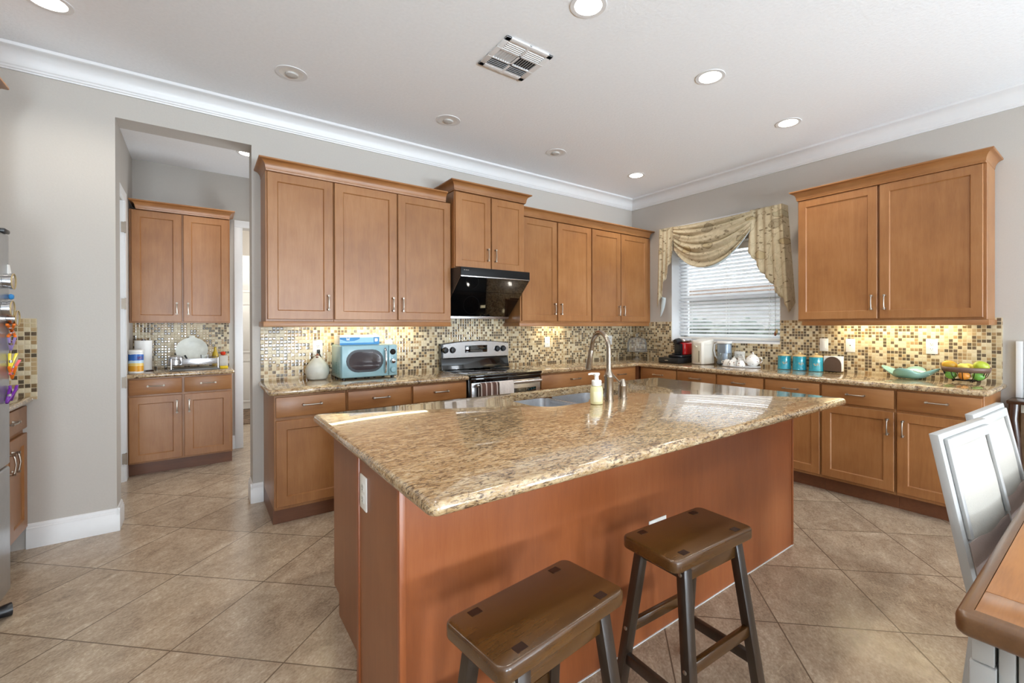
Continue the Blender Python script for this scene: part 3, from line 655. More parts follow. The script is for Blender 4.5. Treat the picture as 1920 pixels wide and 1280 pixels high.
# base cabinets
BT, BD = 0.880, 0.608
dz = (0.732, 0.866); oz = (0.138, 0.711); TK = 0.115
def base(label, F, u0, u1, d0, d1, nd=1, side='r', grain=None):
    if nd == 1: doors = [(d0, d1, oz[0], oz[1], side)]
    else: m_ = (d0 + d1) / 2; doors = [(d0, m_ - 0.003, oz[0], oz[1], 'r'), (m_ + 0.003, d1, oz[0], oz[1], 'l')]
    return cabinet('base_cabinet', label, F, u0, u1, 0, BT, BD, doors, [(d0, d1, dz[0], dz[1])], TK, top_handles=True, grain=grain)
base('base cabinet at the left end of the back wall beside the passage', FB, -4.198, -3.747, -4.188, -3.756)
base('base cabinet below the blue microwave on the back wall', FB, -3.747, -3.264, -3.738, -3.272)
base('base cabinet on the left side of the range', FB, -3.264, -2.782, -3.255, -2.790)
base('base cabinet on the right side of the range', FB, -2.010, -1.131, -1.995, -1.140, 2)
base('base cabinet on the back wall closest to the corner', FB, -1.131, -0.632, -1.122, -0.666)
single('corner_filler', MB().box((-0.628, -0.628, 0.1155), (-0.010, -0.010, 0.879)), m_gap, 'wood filler block where the two base cabinet runs meet', 'filler')
ur = [(0.66, 1.159, 0.704, 1.152), (1.159, 1.615, 1.166, 1.607), (1.615, 2.077, 1.624, 2.068), (2.077, 2.534, 2.087, 2.526), (2.534, 3.024, 2.542, 3.015), (3.024, 3.482, 3.033, 3.474)]
lb = ['base cabinet under the window nearest the corner', 'base cabinet below the clear water pitcher on the window wall', 'base cabinet below the teapot on the window wall', 'base cabinet below the arched napkin holder on the window wall', 'base cabinet second from the right end of the window wall run', 'base cabinet at the right end of the window wall']
sd = ['r', 'l', 'r', 'l', 'r', 'l']
for (a, c, e, g), l, s_ in zip(ur, lb, sd): base(l, FR, a, c, e, g, 1, s_, m_woody)
cabinet('base_cabinet', 'two door base cabinet in the passage below the dish rack', FP, -5.106, -4.330, 0, BT, BD, [(-5.084, -4.717, 0.13, 0.712, 'r'), (-4.700, -4.340, 0.13, 0.712, 'l')], [(-5.084, -4.717, 0.73, 0.868), (-4.700, -4.340, 0.73, 0.868)], TK, top_handles=True)
cabinet('base_cabinet', 'base cabinet between the fridge and the bare wall', FL, -0.855, -0.002, 0, BT, BD, [(-0.33, -0.015, 0.138, 0.705, None), (-0.66, -0.345, 0.138, 0.705, None)], [(-0.66, -0.015, 0.735, 0.866)], TK)
lc = [o for o in COL.objects if o.get('label') == 'base cabinet between the fridge and the bare wall'][0]
doors_l = [c for c in lc.children if c.name.startswith('door')]
obj('handle', handle_mb(FL, -0.300, 0.629, 0.59, 0.125, True), m_nick, doors_l[0]); obj('handle', handle_mb(FL, -0.375, 0.629, 0.59, 0.125, True), m_nick, doors_l[1])
fc = cabinet('wall_cabinet', 'deep cabinet above the fridge, only its crown tip in view', FL, -1.75, -0.66, 1.84, 2.45, 0.60, [(-1.74, -1.21, 1.85, 2.445, None), (-1.20, -0.67, 1.85, 2.445, None)])
single('crown_rail', cr(FL, -1.745, -0.645, 0.630, 2.451, h=0.10, p=0.06), m_woody, 'wood crown rail at the far left edge above the fridge', 'crown rail')

# ------------------------------------------------------------------ countertops
CT0, CT1 = 0.8805, 0.920
def ctop(outer, mat, label, z0=CT0, z1=CT1, hole=None): return single('countertop', MB().slab(outer, z0, z1, 0.018, hole), mat, label, 'countertop')
ctop([(-4.232, -0.0095)] + [(-4.232, -0.628), (-4.224, -0.644), (-4.206, -0.650)] + [(-2.777, -0.650), (-2.777, -0.0095)], m_gran2, 'granite countertop left of the range under the microwave')
ctop([(-2.015, -0.0095), (-2.015, -0.650), (-0.665, -0.650), (-0.650, -0.665), (-0.650, -3.470), (-0.643, -3.500), (-0.618, -3.513), (-0.0095, -3.513), (-0.0095, -0.0095)], m_gran2, 'long L shaped granite countertop in the corner under the window')
ctop([(-5.105, 1.939), (-5.105, 1.302), (-4.325, 1.302), (-4.314, 1.312), (-4.314, 1.939)], m_gran2, 'short granite countertop in the passage holding the dish rack')
ctop([(-6.035, -0.0095), (-6.035, -0.858), (-5.388, -0.858), (-5.388, -0.0095)], m_gran2, 'granite countertop beside the fridge')
# island
IX0, IX1, IY0, IY1 = -4.158, -1.610, -3.056, -1.667
hole = []
def arc(cx, cy, r, a0, a1, n=5): return [(cx + r * math.cos(math.radians(a0 + (a1 - a0) * i / n)), cy + r * math.sin(math.radians(a0 + (a1 - a0) * i / n))) for i in range(n + 1)]
SX0, SX1, SY0, SY1, SYR, SXM = -3.195, -2.42, -2.232, -1.752, -2.135, -2.80
hole = arc(SX0 + 0.13, SY0 + 0.13, 0.13, 180, 270, 7) + arc(SXM - 0.12, SY0 + 0.10, 0.10, 270, 330, 4) + [(SXM + 0.03, SYR)] + arc(SX1 - 0.08, SYR + 0.08, 0.08, 270, 360) + arc(SX1 - 0.08, SY1 - 0.08, 0.08, 0, 90) + arc(SX0 + 0.10, SY1 - 0.10, 0.10, 90, 180)
ctop(rrect(IX0, IY0, IX1, IY1, 0.03), m_gran, 'large streaked granite island countertop with a sink cut out', 0.8755, 0.915, hole)
isl = thing('kitchen_island', 'long kitchen island with plain reddish wood panels below the granite', 'kitchen island', (-2.9, -2.3, 0))
BX0, BX1 = -4.077, -1.716
b = MB().box((BX0, -2.28, 0.0008), (-3.25, -1.83, 0.1)).box((BX0, -2.28, 0.1), (-3.25, -1.735, 0.8745)).box((-2.36, -2.28, 0.0008), (BX1 - 0.01, -1.83, 0.1)).box((-2.36, -2.28, 0.1), (BX1 - 0.01, -1.735, 0.8745)).box((-3.25, -1.7415, 0.1), (-2.36, -1.735, 0.8745)).box((-3.25, -2.28, 0.0008), (-2.36, -1.83, 0.1))
obj('cabinet_body', b, m_isle, isl)
obj('front_panel', MB().box((-4.124, -2.799, 0.0008), (-1.730, -2.30, 0.8745)).box((-3.3, -2.30, 0.001), (-3.29, -2.29, 0.3)), m_isl, isl)
obj('side_panel', MB().box((-4.130, -2.785, 0.0008), (-4.1241, -2.37, 0.8745)), m_isle, isl)
obj('corner_post', MB().box((-4.142, -2.806, 0.0008), (-4.122, -2.784, 0.8745), 0.003), m_isl, isl)
obj('edge_strip', MB().box((-4.136, -2.37, 0.0008), (-4.118, -2.348, 0.8745), 0.003), m_isl, isl)
obj('end_panel', MB().box((-1.7299, -2.803, 0.0008), (-1.714, -1.735, 0.8745), 0.001), m_isl, isl)
for (a0, a1, s_) in ((-4.06, -3.64, 'l'), (-3.62, -3.23, 'r'), (-3.21, -2.80, 'l'), (-2.78, -2.37, 'r'), (-2.35, -1.74, 'l')):
    F_ = lambda u, d, z: (u, -1.735 + d, z)
    dr = obj('door', shaker(MB(F_), a0, a1, 0.13, 0.86, 0.001), m_isle, isl)
    obj('handle', handle_mb(F_, a0 + 0.035 if s_ == 'r' else a1 - 0.035, 0.020, 0.74, 0.125, True), m_nick, dr)
obj('caulk_line', MB().box((-4.124, -2.804, 0.0003), (-1.716, -2.7995, 0.004)), m_trim, isl)

# sink
sk = thing('kitchen_sink', 'stainless double bowl sink set under the island granite', 'sink', (-2.8, -2.0, 0.67))
def bowl(outer, zt, zb, inset):
    b = MB(); n = len(outer); cx = sum(p[0] for p in outer) / n; cy = sum(p[1] for p in outer) / n
    rings = []
    for f, z in ((1.0, zt), (1 - inset * 0.3, zb + 0.05), (1 - inset * 0.7, zb + 0.012), (1 - inset * 1.4, zb)):
        rings.append([b.v((cx + (p[0] - cx) * f, cy + (p[1] - cy) * f, z)) for p in outer])
    for i in range(len(rings) - 1):
        for k in range(n): b.bm.faces.new((rings[i][k], rings[i][(k + 1) % n], rings[i + 1][(k + 1) % n], rings[i + 1][k]))
    b.bm.faces.new(rings[-1]); return b
lo = arc(SX0 + 0.125, SY0 + 0.125, 0.128, 180, 270, 6) + arc(SXM - 0.12, SY0 + 0.10, 0.10, 270, 360, 5) + arc(SXM - 0.08, SY1 - 0.06, 0.06, 0, 90, 4) + arc(SX0 + 0.095, SY1 - 0.095, 0.098, 90, 180, 5)
ro = arc(SXM + 0.07, SYR + 0.06, 0.06, 180, 270, 4) + arc(SX1 - 0.075, SYR + 0.075, 0.078, 270, 360, 5) + arc(SX1 - 0.075, SY1 - 0.075, 0.078, 0, 90, 5) + arc(SXM + 0.07, SY1 - 0.06, 0.06, 90, 180, 4)
b1 = obj('basin', bowl(lo, 0.8745, 0.68, 0.09), m_sink, sk); b2 = obj('basin', bowl(ro, 0.8745, 0.71, 0.09), m_sink, sk)
obj('divider', MB().box((SXM - 0.021, -2.14, 0.84), (SXM + 0.011, SY1, 0.872), 0.008), m_sink, sk)
obj('drain', MB().lathe((-3.0, -1.98, 0.6812), [(0.0, 0), (0.045, 0), (0.045, 0.002), (0.03, 0.003), (0.0, 0.001)], 20), m_chrome, b1)
obj('drain', MB().lathe((-2.61, -1.94, 0.7112), [(0.0, 0), (0.045, 0), (0.045, 0.002), (0.03, 0.003), (0.0, 0.001)], 20), m_chrome, b2)
# faucet
fx, fy, iz = -2.752, -2.262, 0.9155
fa = thing('faucet', 'tall gooseneck faucet in warm brushed nickel behind the soap bottle', 'faucet', (fx, fy, iz))
obj('body', MB().lathe((fx, fy, iz), [(0.029, 0), (0.029, 0.004), (0.026, 0.006), (0.026, 0.128), (0.028, 0.132), (0.028, 0.138), (0.024, 0.150), (0.016, 0.166), (0.0145, 0.18)], 24), m_faucet, fa)
dx, dy = 0.25, 0.968
pts = [(fx, fy, iz + 0.17), (fx, fy, iz + 0.284)]
for i in range(1, 13):
    a = PI * i / 12 * 0.94; R_ = 0.098
    pts.append((fx + dx * R_ * (1 - math.cos(a)), fy + dy * R_ * (1 - math.cos(a)), iz + 0.284 + R_ * math.sin(a)))
e = Vector(pts[-1]); dn = (e - Vector(pts[-2])).normalized()
pts.append(tuple(e + dn * 0.03))
obj('spout', MB().tube(pts, 0.0135, 14), m_faucet, fa)
h0 = e + dn * 0.028
obj('spray_head', MB().tube([h0, h0 + dn * 0.004, h0 + dn * 0.06, h0 + dn * 0.10, h0 + dn * 0.118, h0 + dn * 0.124], [0.0145, 0.0165, 0.0175, 0.020, 0.0215, 0.018], 16), m_faucet, fa)
hx, hy = -2.632, -2.255
fh = thing('faucet_lever', 'cone topped nickel lever valve right of the gooseneck faucet', 'faucet handle', (hx, hy, iz))
obj('body', MB().lathe((hx, hy, iz), [(0.028, 0), (0.028, 0.004), (0.025, 0.006), (0.025, 0.068), (0.027, 0.072), (0.027, 0.076), (0.021, 0.092), (0.013, 0.112), (0.0, 0.114)], 22), m_faucet, fh)
obj('lever', MB().tube([(hx, hy, iz + 0.088), (hx - 0.03, hy + 0.004, iz + 0.102), (hx - 0.075, hy + 0.006, iz + 0.138)], [0.006, 0.005, 0.0065], 10), m_faucet, fh)
ag = single('air_gap_cap', MB().lathe((-2.665, -2.165, iz), [(0.022, 0), (0.022, 0.02), (0.016, 0.03), (0, 0.032)], 18), m_chrome, 'small chrome cap on the island behind the faucet lever', 'cap')
# soap pump
sx, sy = -2.885, -2.300
so = thing('soap_bottle', 'pale yellow foaming soap pump bottle by the sink', 'soap bottle', (sx, sy, iz))
obj('bottle', MB().lathe((sx, sy, iz), [(0.030, 0), (0.034, 0.004), (0.035, 0.05), (0.034, 0.082), (0.030, 0.094), (0.022, 0.098)], 24), m_soap, so)
obj('label', MB().grid([[(sx + 0.0356 * math.cos(a), sy + 0.0356 * math.sin(a), iz + z) for a in [math.radians(200 + 7 * k) for k in range(12)]] for z in (0.016, 0.07)]), plain('soap_label_paper', srgb(238, 232, 196), 0.5), so)
obj('collar', MB().lathe((sx, sy, iz), [(0.026, 0.0985), (0.027, 0.102), (0.027, 0.124), (0.024, 0.128), (0.012, 0.129)], 22), m_whitep, so)
obj('pump', MB().lathe((sx, sy, iz), [(0.012, 0.129), (0.011, 0.150), (0.017, 0.156), (0.018, 0.164), (0.015, 0.167), (0, 0.168)], 18).tube([(sx, sy, iz + 0.16), (sx - 0.02, sy + 0.02, iz + 0.162), (sx - 0.032, sy + 0.03, iz + 0.158)], [0.008, 0.006, 0.005], 10), m_whitep, so)

# ------------------------------------------------------------------ range, hood
rg = thing('electric_range', 'stainless and black electric range below the black hood', 'range', (-2.396, -0.33, 0))
RX0, RX1 = -2.772, -2.020
obj('body', MB().box((RX0, -0.625, 0.03), (RX1, -0.03, 0.895), 0.003).box((RX0 + 0.03, -0.58, 0.0005), (RX1 - 0.03, -0.08, 0.03)), m_blk, rg)
obj('cooktop', MB().box((RX0, -0.672, 0.8955), (RX1, -0.03, 0.921), 0.006).box((RX0 + 0.01, -0.665, 0.859), (RX1 - 0.01, -0.63, 0.8955), 0.004), m_blkg, rg)
b = MB()
for cx, cy, r in ((-2.58, -0.48, 0.10), (-2.20, -0.48, 0.08), (-2.58, -0.22, 0.075), (-2.20, -0.22, 0.10)):
    b.lathe((cx, cy, 0.9212), [(r, 0), (r, 0.0004), (r - 0.004, 0.0004), (r - 0.004, 0)], 32, caps=False)
obj('burner_ring', b, plain('grey_burner_print', srgb(70, 70, 72), 0.3), rg)
bgd = obj('back_guard', MB().hexa([(RX0, -0.105, 0.9215), (RX1, -0.105, 0.9215), (RX1, -0.03, 0.9215), (RX0, -0.03, 0.9215), (RX0, -0.075, 1.04), (RX1, -0.075, 1.04), (RX1, -0.03, 1.04), (RX0, -0.03, 1.04)], 0.004), m_blk, rg)
def arch(y0, y1, z0, zc, ze, x0, x1):
    pts = [(x0, z0), (x1, z0)] + [(x1 + (x0 - x1) * i / 16, ze + (zc - ze) * (1 - ((i - 8) / 8) ** 2)) for i in range(17)]
    return MB().prism(pts, y0, y1, 'y')
obj('panel_frame', arch(-0.078, -0.028, 1.03, 1.196, 1.170, RX0 + 0.001, RX1 - 0.001), m_blk, rg)
cp = obj('control_panel', arch(-0.094, -0.0782, 1.036, 1.190, 1.163, RX0 + 0.018, RX1 - 0.004), m_steel, rg)
obj('display', MB().box((-2.525, -0.0965, 1.080), (-2.277, -0.0942, 1.150), 0.0008).box((-2.47, -0.0975, 1.085), (-2.33, -0.0966, 1.108)), m_blkg, cp)
for kx in (-2.733, -2.659, -2.160, -2.090):
    k = obj('knob', MB().lathe((kx, -0.0945, 1.110), [(0.031, 0), (0.030, 0.006), (0.025, 0.012), (0.022, 0.026), (0.0, 0.028)], 20, '-y').box((kx - 0.006, -0.131, 1.090), (kx + 0.006, -0.118, 1.130), 0.002), m_blkp, cp)
od = obj('oven_door', MB().box((RX0 + 0.012, -0.662, 0.27), (RX1 - 0.012, -0.628, 0.856), 0.006), m_steel, rg)
obj('window', MB().box((-2.70, -0.6645, 0.40), (-2.085, -0.6625, 0.775), 0.0008), m_blkg, od)
obj('handle', MB().tube([(-2.74, -0.715, 0.836), (-2.40, -0.722, 0.836), (-2.06, -0.715, 0.836)], 0.013, 14).tube([(-2.72, -0.66, 0.836), (-2.72, -0.715, 0.836)], 0.010, 10).tube([(-2.08, -0.66, 0.836), (-2.08, -0.715, 0.836)], 0.010, 10), m_steel, od)
obj('drawer', MB().box((RX0 + 0.012, -0.655, 0.06), (RX1 - 0.012, -0.628, 0.255), 0.005), m_steel, rg)
def towel(x0, x1, z0, mat, label, wob):
    b = MB(); rows = []
    prof = [(-0.7005, z0 + 0.03), (-0.7000, 0.83), (-0.7045, 0.850), (-0.720, 0.856), (-0.7355, 0.850), (-0.7400, 0.83), (-0.7420, 0.79), (-0.745, z0)]
    for y, z in prof:
        rows.append([(x0 + (x1 - x0) * k / 16, y - (wob * math.sin(k * 1.9) * (0.8 if z < 0.84 and y < -0.73 else 0.0)), z) for k in range(17)])
    b.grid(rows); o = single('dish_towel', b, mat, label, 'dish towel')
    sm = o.modifiers.new('thickness', 'SOLIDIFY'); sm.thickness = 0.004; sm.offset = 1
    return o
towel(-2.715, -2.542, 0.50, m_towel1, 'brown and white striped dish towel on the oven handle', 0.005)
towel(-2.534, -2.385, 0.56, m_towel2, 'plain whitish dish towel on the oven handle', 0.003)
hd = thing('range_hood', 'slanted black glass range hood over the range', 'range hood', (-2.4, -0.3, 1.41))
HX0, HX1 = -2.776, -2.040
obj('body', MB().prism([(-0.012, 1.860), (-0.495, 1.860), (-0.495, 1.783), (-0.118, 1.437), (-0.012, 1.437)], HX0, HX1, 'x'), m_blkp, hd)
fpn = obj('front_band', MB().box((HX0, -0.505, 1.786), (HX1, -0.4955, 1.858), 0.002), m_blkm, hd)
b = MB().box((HX0 + 0.03, -0.5062, 1.829), (HX0 + 0.036, -0.5052, 1.835))
for i in range(3): b.box((HX0 + 0.045 + i * 0.012, -0.5062, 1.830), (HX0 + 0.053 + i * 0.012, -0.5052, 1.834))
obj('logo', b, m_nick, fpn)
obj('trim_strip', MB().box((HX0, -0.507, 1.774), (HX1, -0.4955, 1.7855), 0.002), m_steel, hd)
def slope(t0, t1, x0, x1, off0, off1):
    y0, z0, y1, z1 = -0.495, 1.783, -0.118, 1.437; nx = Vector((0, z1 - z0, -(y1 - y0))).normalized()
    if nx.y > 0: nx = -nx
    P = lambda t, o: (y0 + (y1 - y0) * t + nx.y * o, z0 + (z1 - z0) * t + nx.z * o)
    return MB().prism([P(t0, off0), P(t1, off0), P(t1, off1), P(t0, off1)], x0, x1, 'x')
xm = -2.47
for (a, c, e, g) in ((0.02, 0.345, HX0, xm - 0.001), (0.02, 0.345, xm + 0.001, HX1), (0.352, 0.99, HX0, xm - 0.001), (0.352, 0.99, xm + 0.001, HX1)):
    obj('glass_panel', slope(a, c, e, g, 0.001, 0.007), m_blkg, hd)
obj('bottom_rail', MB().box((HX0, -0.128, 1.410), (HX1, -0.012, 1.4365), 0.003), m_steel, hd)

# ------------------------------------------------------------------ outlets and switches
def plate(label, F, u, z, kind='outlet', w=0.072, h=0.116, d=0.009, nm='wall_outlet'):
    t = thing(nm, label, 'outlet' if kind == 'outlet' else 'switch' if kind == 'switch' else 'cover plate', F(u, d, z))
    obj('plate', MB(F).box((u - w / 2, d + 0.0003, z - h / 2), (u + w / 2, d + 0.0055, z + h / 2), 0.002), m_plate, t)
    if kind == 'outlet':
        hor = w > h
        for s_ in (-1, 1):
            cu, cz = (u + s_ * 0.02, z) if hor else (u, z + s_ * 0.02)
            k = obj('socket', MB(F).box((cu - 0.015, d + 0.0055, cz - 0.014), (cu + 0.015, d + 0.0072, cz + 0.014), 0.0015), m_whitep, t)
            obj('slots', MB(F).box((cu - 0.008, d + 0.0072, cz - 0.003), (cu - 0.0055, d + 0.0076, cz + 0.008)).box((cu + 0.0055, d + 0.0072, cz - 0.003), (cu + 0.008, d + 0.0076, cz + 0.007)).box((cu - 0.002, d + 0.0072, cz - 0.010), (cu + 0.002, d + 0.0076, cz - 0.006)), m_slot, k)
    elif kind == 'switch':
        obj('rocker', MB(F).box((u - 0.016, d + 0.0055, z - 0.033), (u + 0.016, d + 0.0085, z + 0.033), 0.002), m_whitep, t)
    elif kind == 'jack':
        obj('jack', MB(F).box((u - 0.004, d + 0.0055, z - 0.004), (u + 0.004, d + 0.009, z + 0.004), 0.001), m_slot, t)
    return t
plate('white outlet on the mosaic left of the microwave, behind the grey vase', FB, -3.819, 1.160, 'outlet', 0.074, 0.13)
plate('white cover plate partly hidden behind the right side of the microwave', FB, -3.241, 1.160, 'blank')
plate('white outlet on the mosaic right of the range', FB, -1.444, 1.158)
plate('white outlet on the mosaic behind the faucet near the corner', FB, -0.433, 1.160)
plate('white switch on the mosaic right of the window', FR, 2.327, 1.160, 'switch', nm='wall_switch')
plate('white plate with a small cable jack under the right wall cabinet', FR, 2.539, 1.160, 'jack', nm='cable_plate')
plate('white outlet on the mosaic above the aqua glass bowl', FR, 3.097, 1.168)
plate('white sideways outlet on the mosaic behind the tea tray', FR, 1.51, 1.028, 'outlet', 0.116, 0.072)
FI = lambda u, d, z: (-4.130 - d, u, z)
plate('white outlet on the left end of the island', FI, -2.427, 0.755, 'outlet', 0.074, 0.118, 0.0)
FIF = lambda u, d, z: (u, -2.799 - d, z)
plate('white sideways outlet on the island front behind the far stool', FIF, -3.005, 0.462, 'outlet', 0.116, 0.072, 0.0)

# ------------------------------------------------------------------ recessed ceiling lamps, vent, under cabinet lamps
def can_lamp(lit):
    t = thing('recessed_lamp', '', 'ceiling lamp', (0, 0, 3.0))
    obj('trim_ring', MB().lathe((0, 0, 0), [(0.072, -0.004), (0.094, -0.004), (0.096, -0.0005), (0.072, -0.0005)], 36, caps=False).lathe((0, 0, 0), [(0.072, -0.0005), (0.072, -0.004)], 36, caps=False), m_trim, t, local=True)
    if lit:
        obj('lens', MB().lathe((0, 0, 0), [(0.0, -0.003), (0.05, -0.003), (0.0715, -0.0015), (0.0715, -0.0008), (0.0, -0.0008)], 36, caps=False), m_lit, t, local=True)
    else:
        obj('baffle', MB().lathe((0, 0, 0), [(0.0715, -0.0035), (0.060, -0.0015), (0.045, -0.0008), (0.0, -0.0007)], 36, caps=False), m_baffle, t, local=True)
        obj('bulb', MB().lathe((0.004, 0.012, 0), [(0.040, -0.0008), (0.036, -0.010), (0.02, -0.015), (0, -0.016)], 24, caps=False), m_unlit, t, local=True)
    return t
lit = [(-5.195, -0.687, 'lit recessed lamp at the top left edge of the ceiling'), (-0.751, -0.725, 'lit recessed lamp near the corner of the crown molding'), (-2.975, -2.338, 'lit recessed lamp at the top edge above the vent'), (-1.864, -2.338, 'lit recessed lamp in the middle of the right hand row'), (-0.741, -2.338, 'lit recessed lamp close to the window wall above the valance'), (-4.21, 1.10, 'lit recessed lamp in the passage ceiling behind the header')]
off = [(-4.10, -0.70, 'unlit recessed lamp nearest the passage opening'), (-2.984, -0.70, 'unlit recessed lamp above the hood cabinet, below the vent'), (-1.866, -0.70, 'unlit recessed lamp third from the left wall')]
WARM = (1, 0.93, 0.83)
base_l = can_lamp(True); base_u = can_lamp(False)
for i, (x, y, l) in enumerate(lit):
    o = base_l if i == 0 else dup(base_l, (x, y, 3.0)); o.location = (x, y, 3.0); o['label'] = l; o['group'] = 'lit recessed ceiling lamps'
    lamp('lamp_light', 'SPOT', (x, y, 2.985), 42, WARM, radius=0.06, spot=math.radians(140), aim=(x, y, 0))
for i, (x, y, l) in enumerate(off):
    o = base_u if i == 0 else dup(base_u, (x, y, 3.0)); o.location = (x, y, 3.0); o['label'] = l; o['group'] = 'unlit recessed ceiling lamps'
for i, (x, y) in enumerate(((-4.1, -2.338), (-5.19, -2.338), (-4.1, -5.2), (-2.5, -5.2), (-0.9, -5.2))):  # unseen lamps added for lighting; the nearer row continues the visible grid
    o = dup(base_l, (x, y, 3.0)); o['label'] = 'lit recessed lamp added out of view to light the room'; o['group'] = 'lit recessed lamps added out of view'
    lamp('lamp_light', 'SPOT', (x, y, 2.985), 42 if y > -3 else 14, WARM, radius=0.06, spot=math.radians(140), aim=(x, y, 0))
lamp('passage_fill', 'AREA', (-3.27, 1.05, 1.35), 38, DAY, 1.0, 1.4, aim=(-5.0, 1.1, 2.2))   # added lamp brightening the passage and its ceiling; the wall behind is solid
lamp('hall_fill', 'POINT', (-3.8, 3.4, 2.3), 60, WARM, radius=0.15)  # added to brighten the hall, has no fixture
VX0, VX1, VY0, VY1 = -3.184, -2.848, -1.888, -1.545
vt = thing('ceiling_vent', 'square white air vent with louvres in the ceiling', 'air vent', (-3.016, -1.716, 2.99))
b = MB().box((VX0, VY0, 2.990), (VX1, VY0 + 0.035, 2.9995), 0.002).box((VX0, VY1 - 0.035, 2.990), (VX1, VY1, 2.9995), 0.002).box((VX0, VY0, 2.990), (VX0 + 0.035, VY1, 2.9995), 0.002).box((VX1 - 0.035, VY0, 2.990), (VX1, VY1, 2.9995), 0.002)
cxv = (VX0 + VX1) / 2
b.box((cxv - 0.008, VY0, 2.989), (cxv + 0.008, VY1, 2.9985)).box((VX0, -1.775, 2.989), (VX1, -1.763, 2.9985)).box((VX0, -1.670, 2.989), (VX1, -1.658, 2.9985))
obj('frame', b, m_trim, vt); obj('duct', MB().box((VX0 + 0.03, VY0 + 0.03, 2.9988), (VX1 - 0.03, VY1 - 0.03, 2.9996)), m_vent_d, vt)
for half in ((VX0 + 0.037, cxv - 0.009), (cxv + 0.009, VX1 - 0.037)):
    for i in range(5):
        y = VY0 + 0.039 + i * 0.0165
        obj('louver', MB().prism([(y, 2.9985), (y + 0.002, 2.9985), (y + 0.010, 2.989), (y + 0.008, 2.989)], half[0], half[1], 'x'), m_trim, vt)
    for i in range(5):
        y = VY1 - 0.039 - i * 0.0165
        obj('louver', MB().prism([(y, 2.9985), (y - 0.002, 2.9985), (y - 0.010, 2.989), (y - 0.008, 2.989)], half[0], half[1], 'x'), m_trim, vt)
    for i in range(7):
        x = half[0] + 0.004 + i * 0.017; sg = 1 if half[0] < cxv - 0.05 else -1
        obj('louver', MB().prism([(x, 2.9985), (x + 0.002, 2.9985), (x + 0.002 + sg * 0.008, 2.989), (x + sg * 0.008, 2.989)], -1.762, -1.671, 'y'), m_trim, vt)
def ulamp(label, F, u0, u1, power, d=0.10):
    t = thing('under_cabinet_lamp', label, 'lamp', F((u0 + u1) / 2, d, 1.36))
    obj('housing', MB(F).box((u0, d - 0.03, 1.3625), (u1, d + 0.03, 1.3745), 0.002), m_whitep, t)
    obj('diffuser', MB(F).box((u0 + 0.01, d - 0.024, 1.357), (u1 - 0.01, d + 0.024, 1.3624), 0.001), m_led, t)
    c = F((u0 + u1) / 2, d, 1.354); a = F((u0 + u1) / 2, d, 0)
    L = lamp('under_cabinet_light', 'AREA', c, power, (1, 0.84, 0.50), abs(u1 - u0) - 0.04, 0.05)
    L.rotation_euler = (0, 0, 0) if F is not FR else (0, 0, PI / 2)
ulamp('lit lamp bar under the left group of back wall cabinets', FB, -3.95, -2.97, 2.3)
ulamp('lit lamp bar under the cabinet right of the hood', FB, -1.62, -1.22, 1.4)
ulamp('lit lamp bar under the large cabinet right of the window', FR, 2.45, 3.30, 4.2)

# ------------------------------------------------------------------ microwave and things on the left counter
CZ = 0.9205
mw = thing('microwave', 'retro pale blue microwave with an oval window', 'microwave', (-3.5, -0.2, CZ))
MX0, MX1, MY0 = -3.722, -3.283, -0.345
obj('body', MB().box((MX0, MY0, CZ + 0.012), (MX1, -0.045, 1.190), 0.012, 3), m_aqua, mw)
md = obj('door', MB().box((MX0 + 0.004, MY0 - 0.016, CZ + 0.016), (-3.358, MY0 - 0.001, 1.186), 0.008, 3), m_aqua, mw)
def stadium(cx, cz, w, h, y0, y1, n=10):
    r = h / 2; pts = [(cx + w / 2 - r + r * math.cos(a), cz + r * math.sin(a)) for a in [-PI / 2 + PI * i / n for i in range(n + 1)]] + [(cx - w / 2 + r + r * math.cos(a), cz + r * math.sin(a)) for a in [PI / 2 + PI * i / n for i in range(n + 1)]]
    return MB().prism(pts, y0, y1, 'y')
obj('window_rim', stadium(-3.543, 1.066, 0.285, 0.178, MY0 - 0.020, MY0 - 0.0162), m_blkp, md)
obj('window', stadium(-3.543, 1.066, 0.245, 0.145, MY0 - 0.0215, MY0 - 0.0202), m_mwwin, md)
obj('handle', MB().tube([(-3.387, MY0 - 0.018, 1.158), (-3.387, MY0 - 0.040, 1.140), (-3.387, MY0 - 0.046, 1.06), (-3.387, MY0 - 0.040, 0.985), (-3.387, MY0 - 0.018, 0.965)], [0.009, 0.008, 0.0075, 0.008, 0.009], 12), m_chrome, md)
obj('control_panel', MB().box((-3.355, MY0 - 0.014, CZ + 0.016), (MX1 - 0.004, MY0 - 0.001, 1.186), 0.006, 3), m_aqua, mw)
obj('dial_display', MB().lathe((-3.323, MY0 - 0.0145, 1.130), [(0.024, 0), (0.024, 0.003), (0.021, 0.005), (0, 0.005)], 24, '-y'), m_blkg, mw)
obj('knob', MB().lathe((-3.323, MY0 - 0.0145, 1.054), [(0.023, 0), (0.021, 0.010), (0.017, 0.022), (0, 0.023)], 20, '-y'), m_chrome, mw)
obj('knob', MB().lathe((-3.323, MY0 - 0.0145, 0.984), [(0.025, 0), (0.023, 0.010), (0.019, 0.018), (0, 0.019)], 20, '-y'), m_aqua, mw)
b = MB()
for i in range(8):
    for j in range(3): b.box((MX0 - 0.0008, -0.31 + j * 0.075, 0.965 + i * 0.012), (MX0 - 0.0002, -0.255 + j * 0.075, 0.969 + i * 0.012))
obj('side_vent', b, plain('aqua_vent_shadow', srgb(86, 128, 136), 0.5), mw)
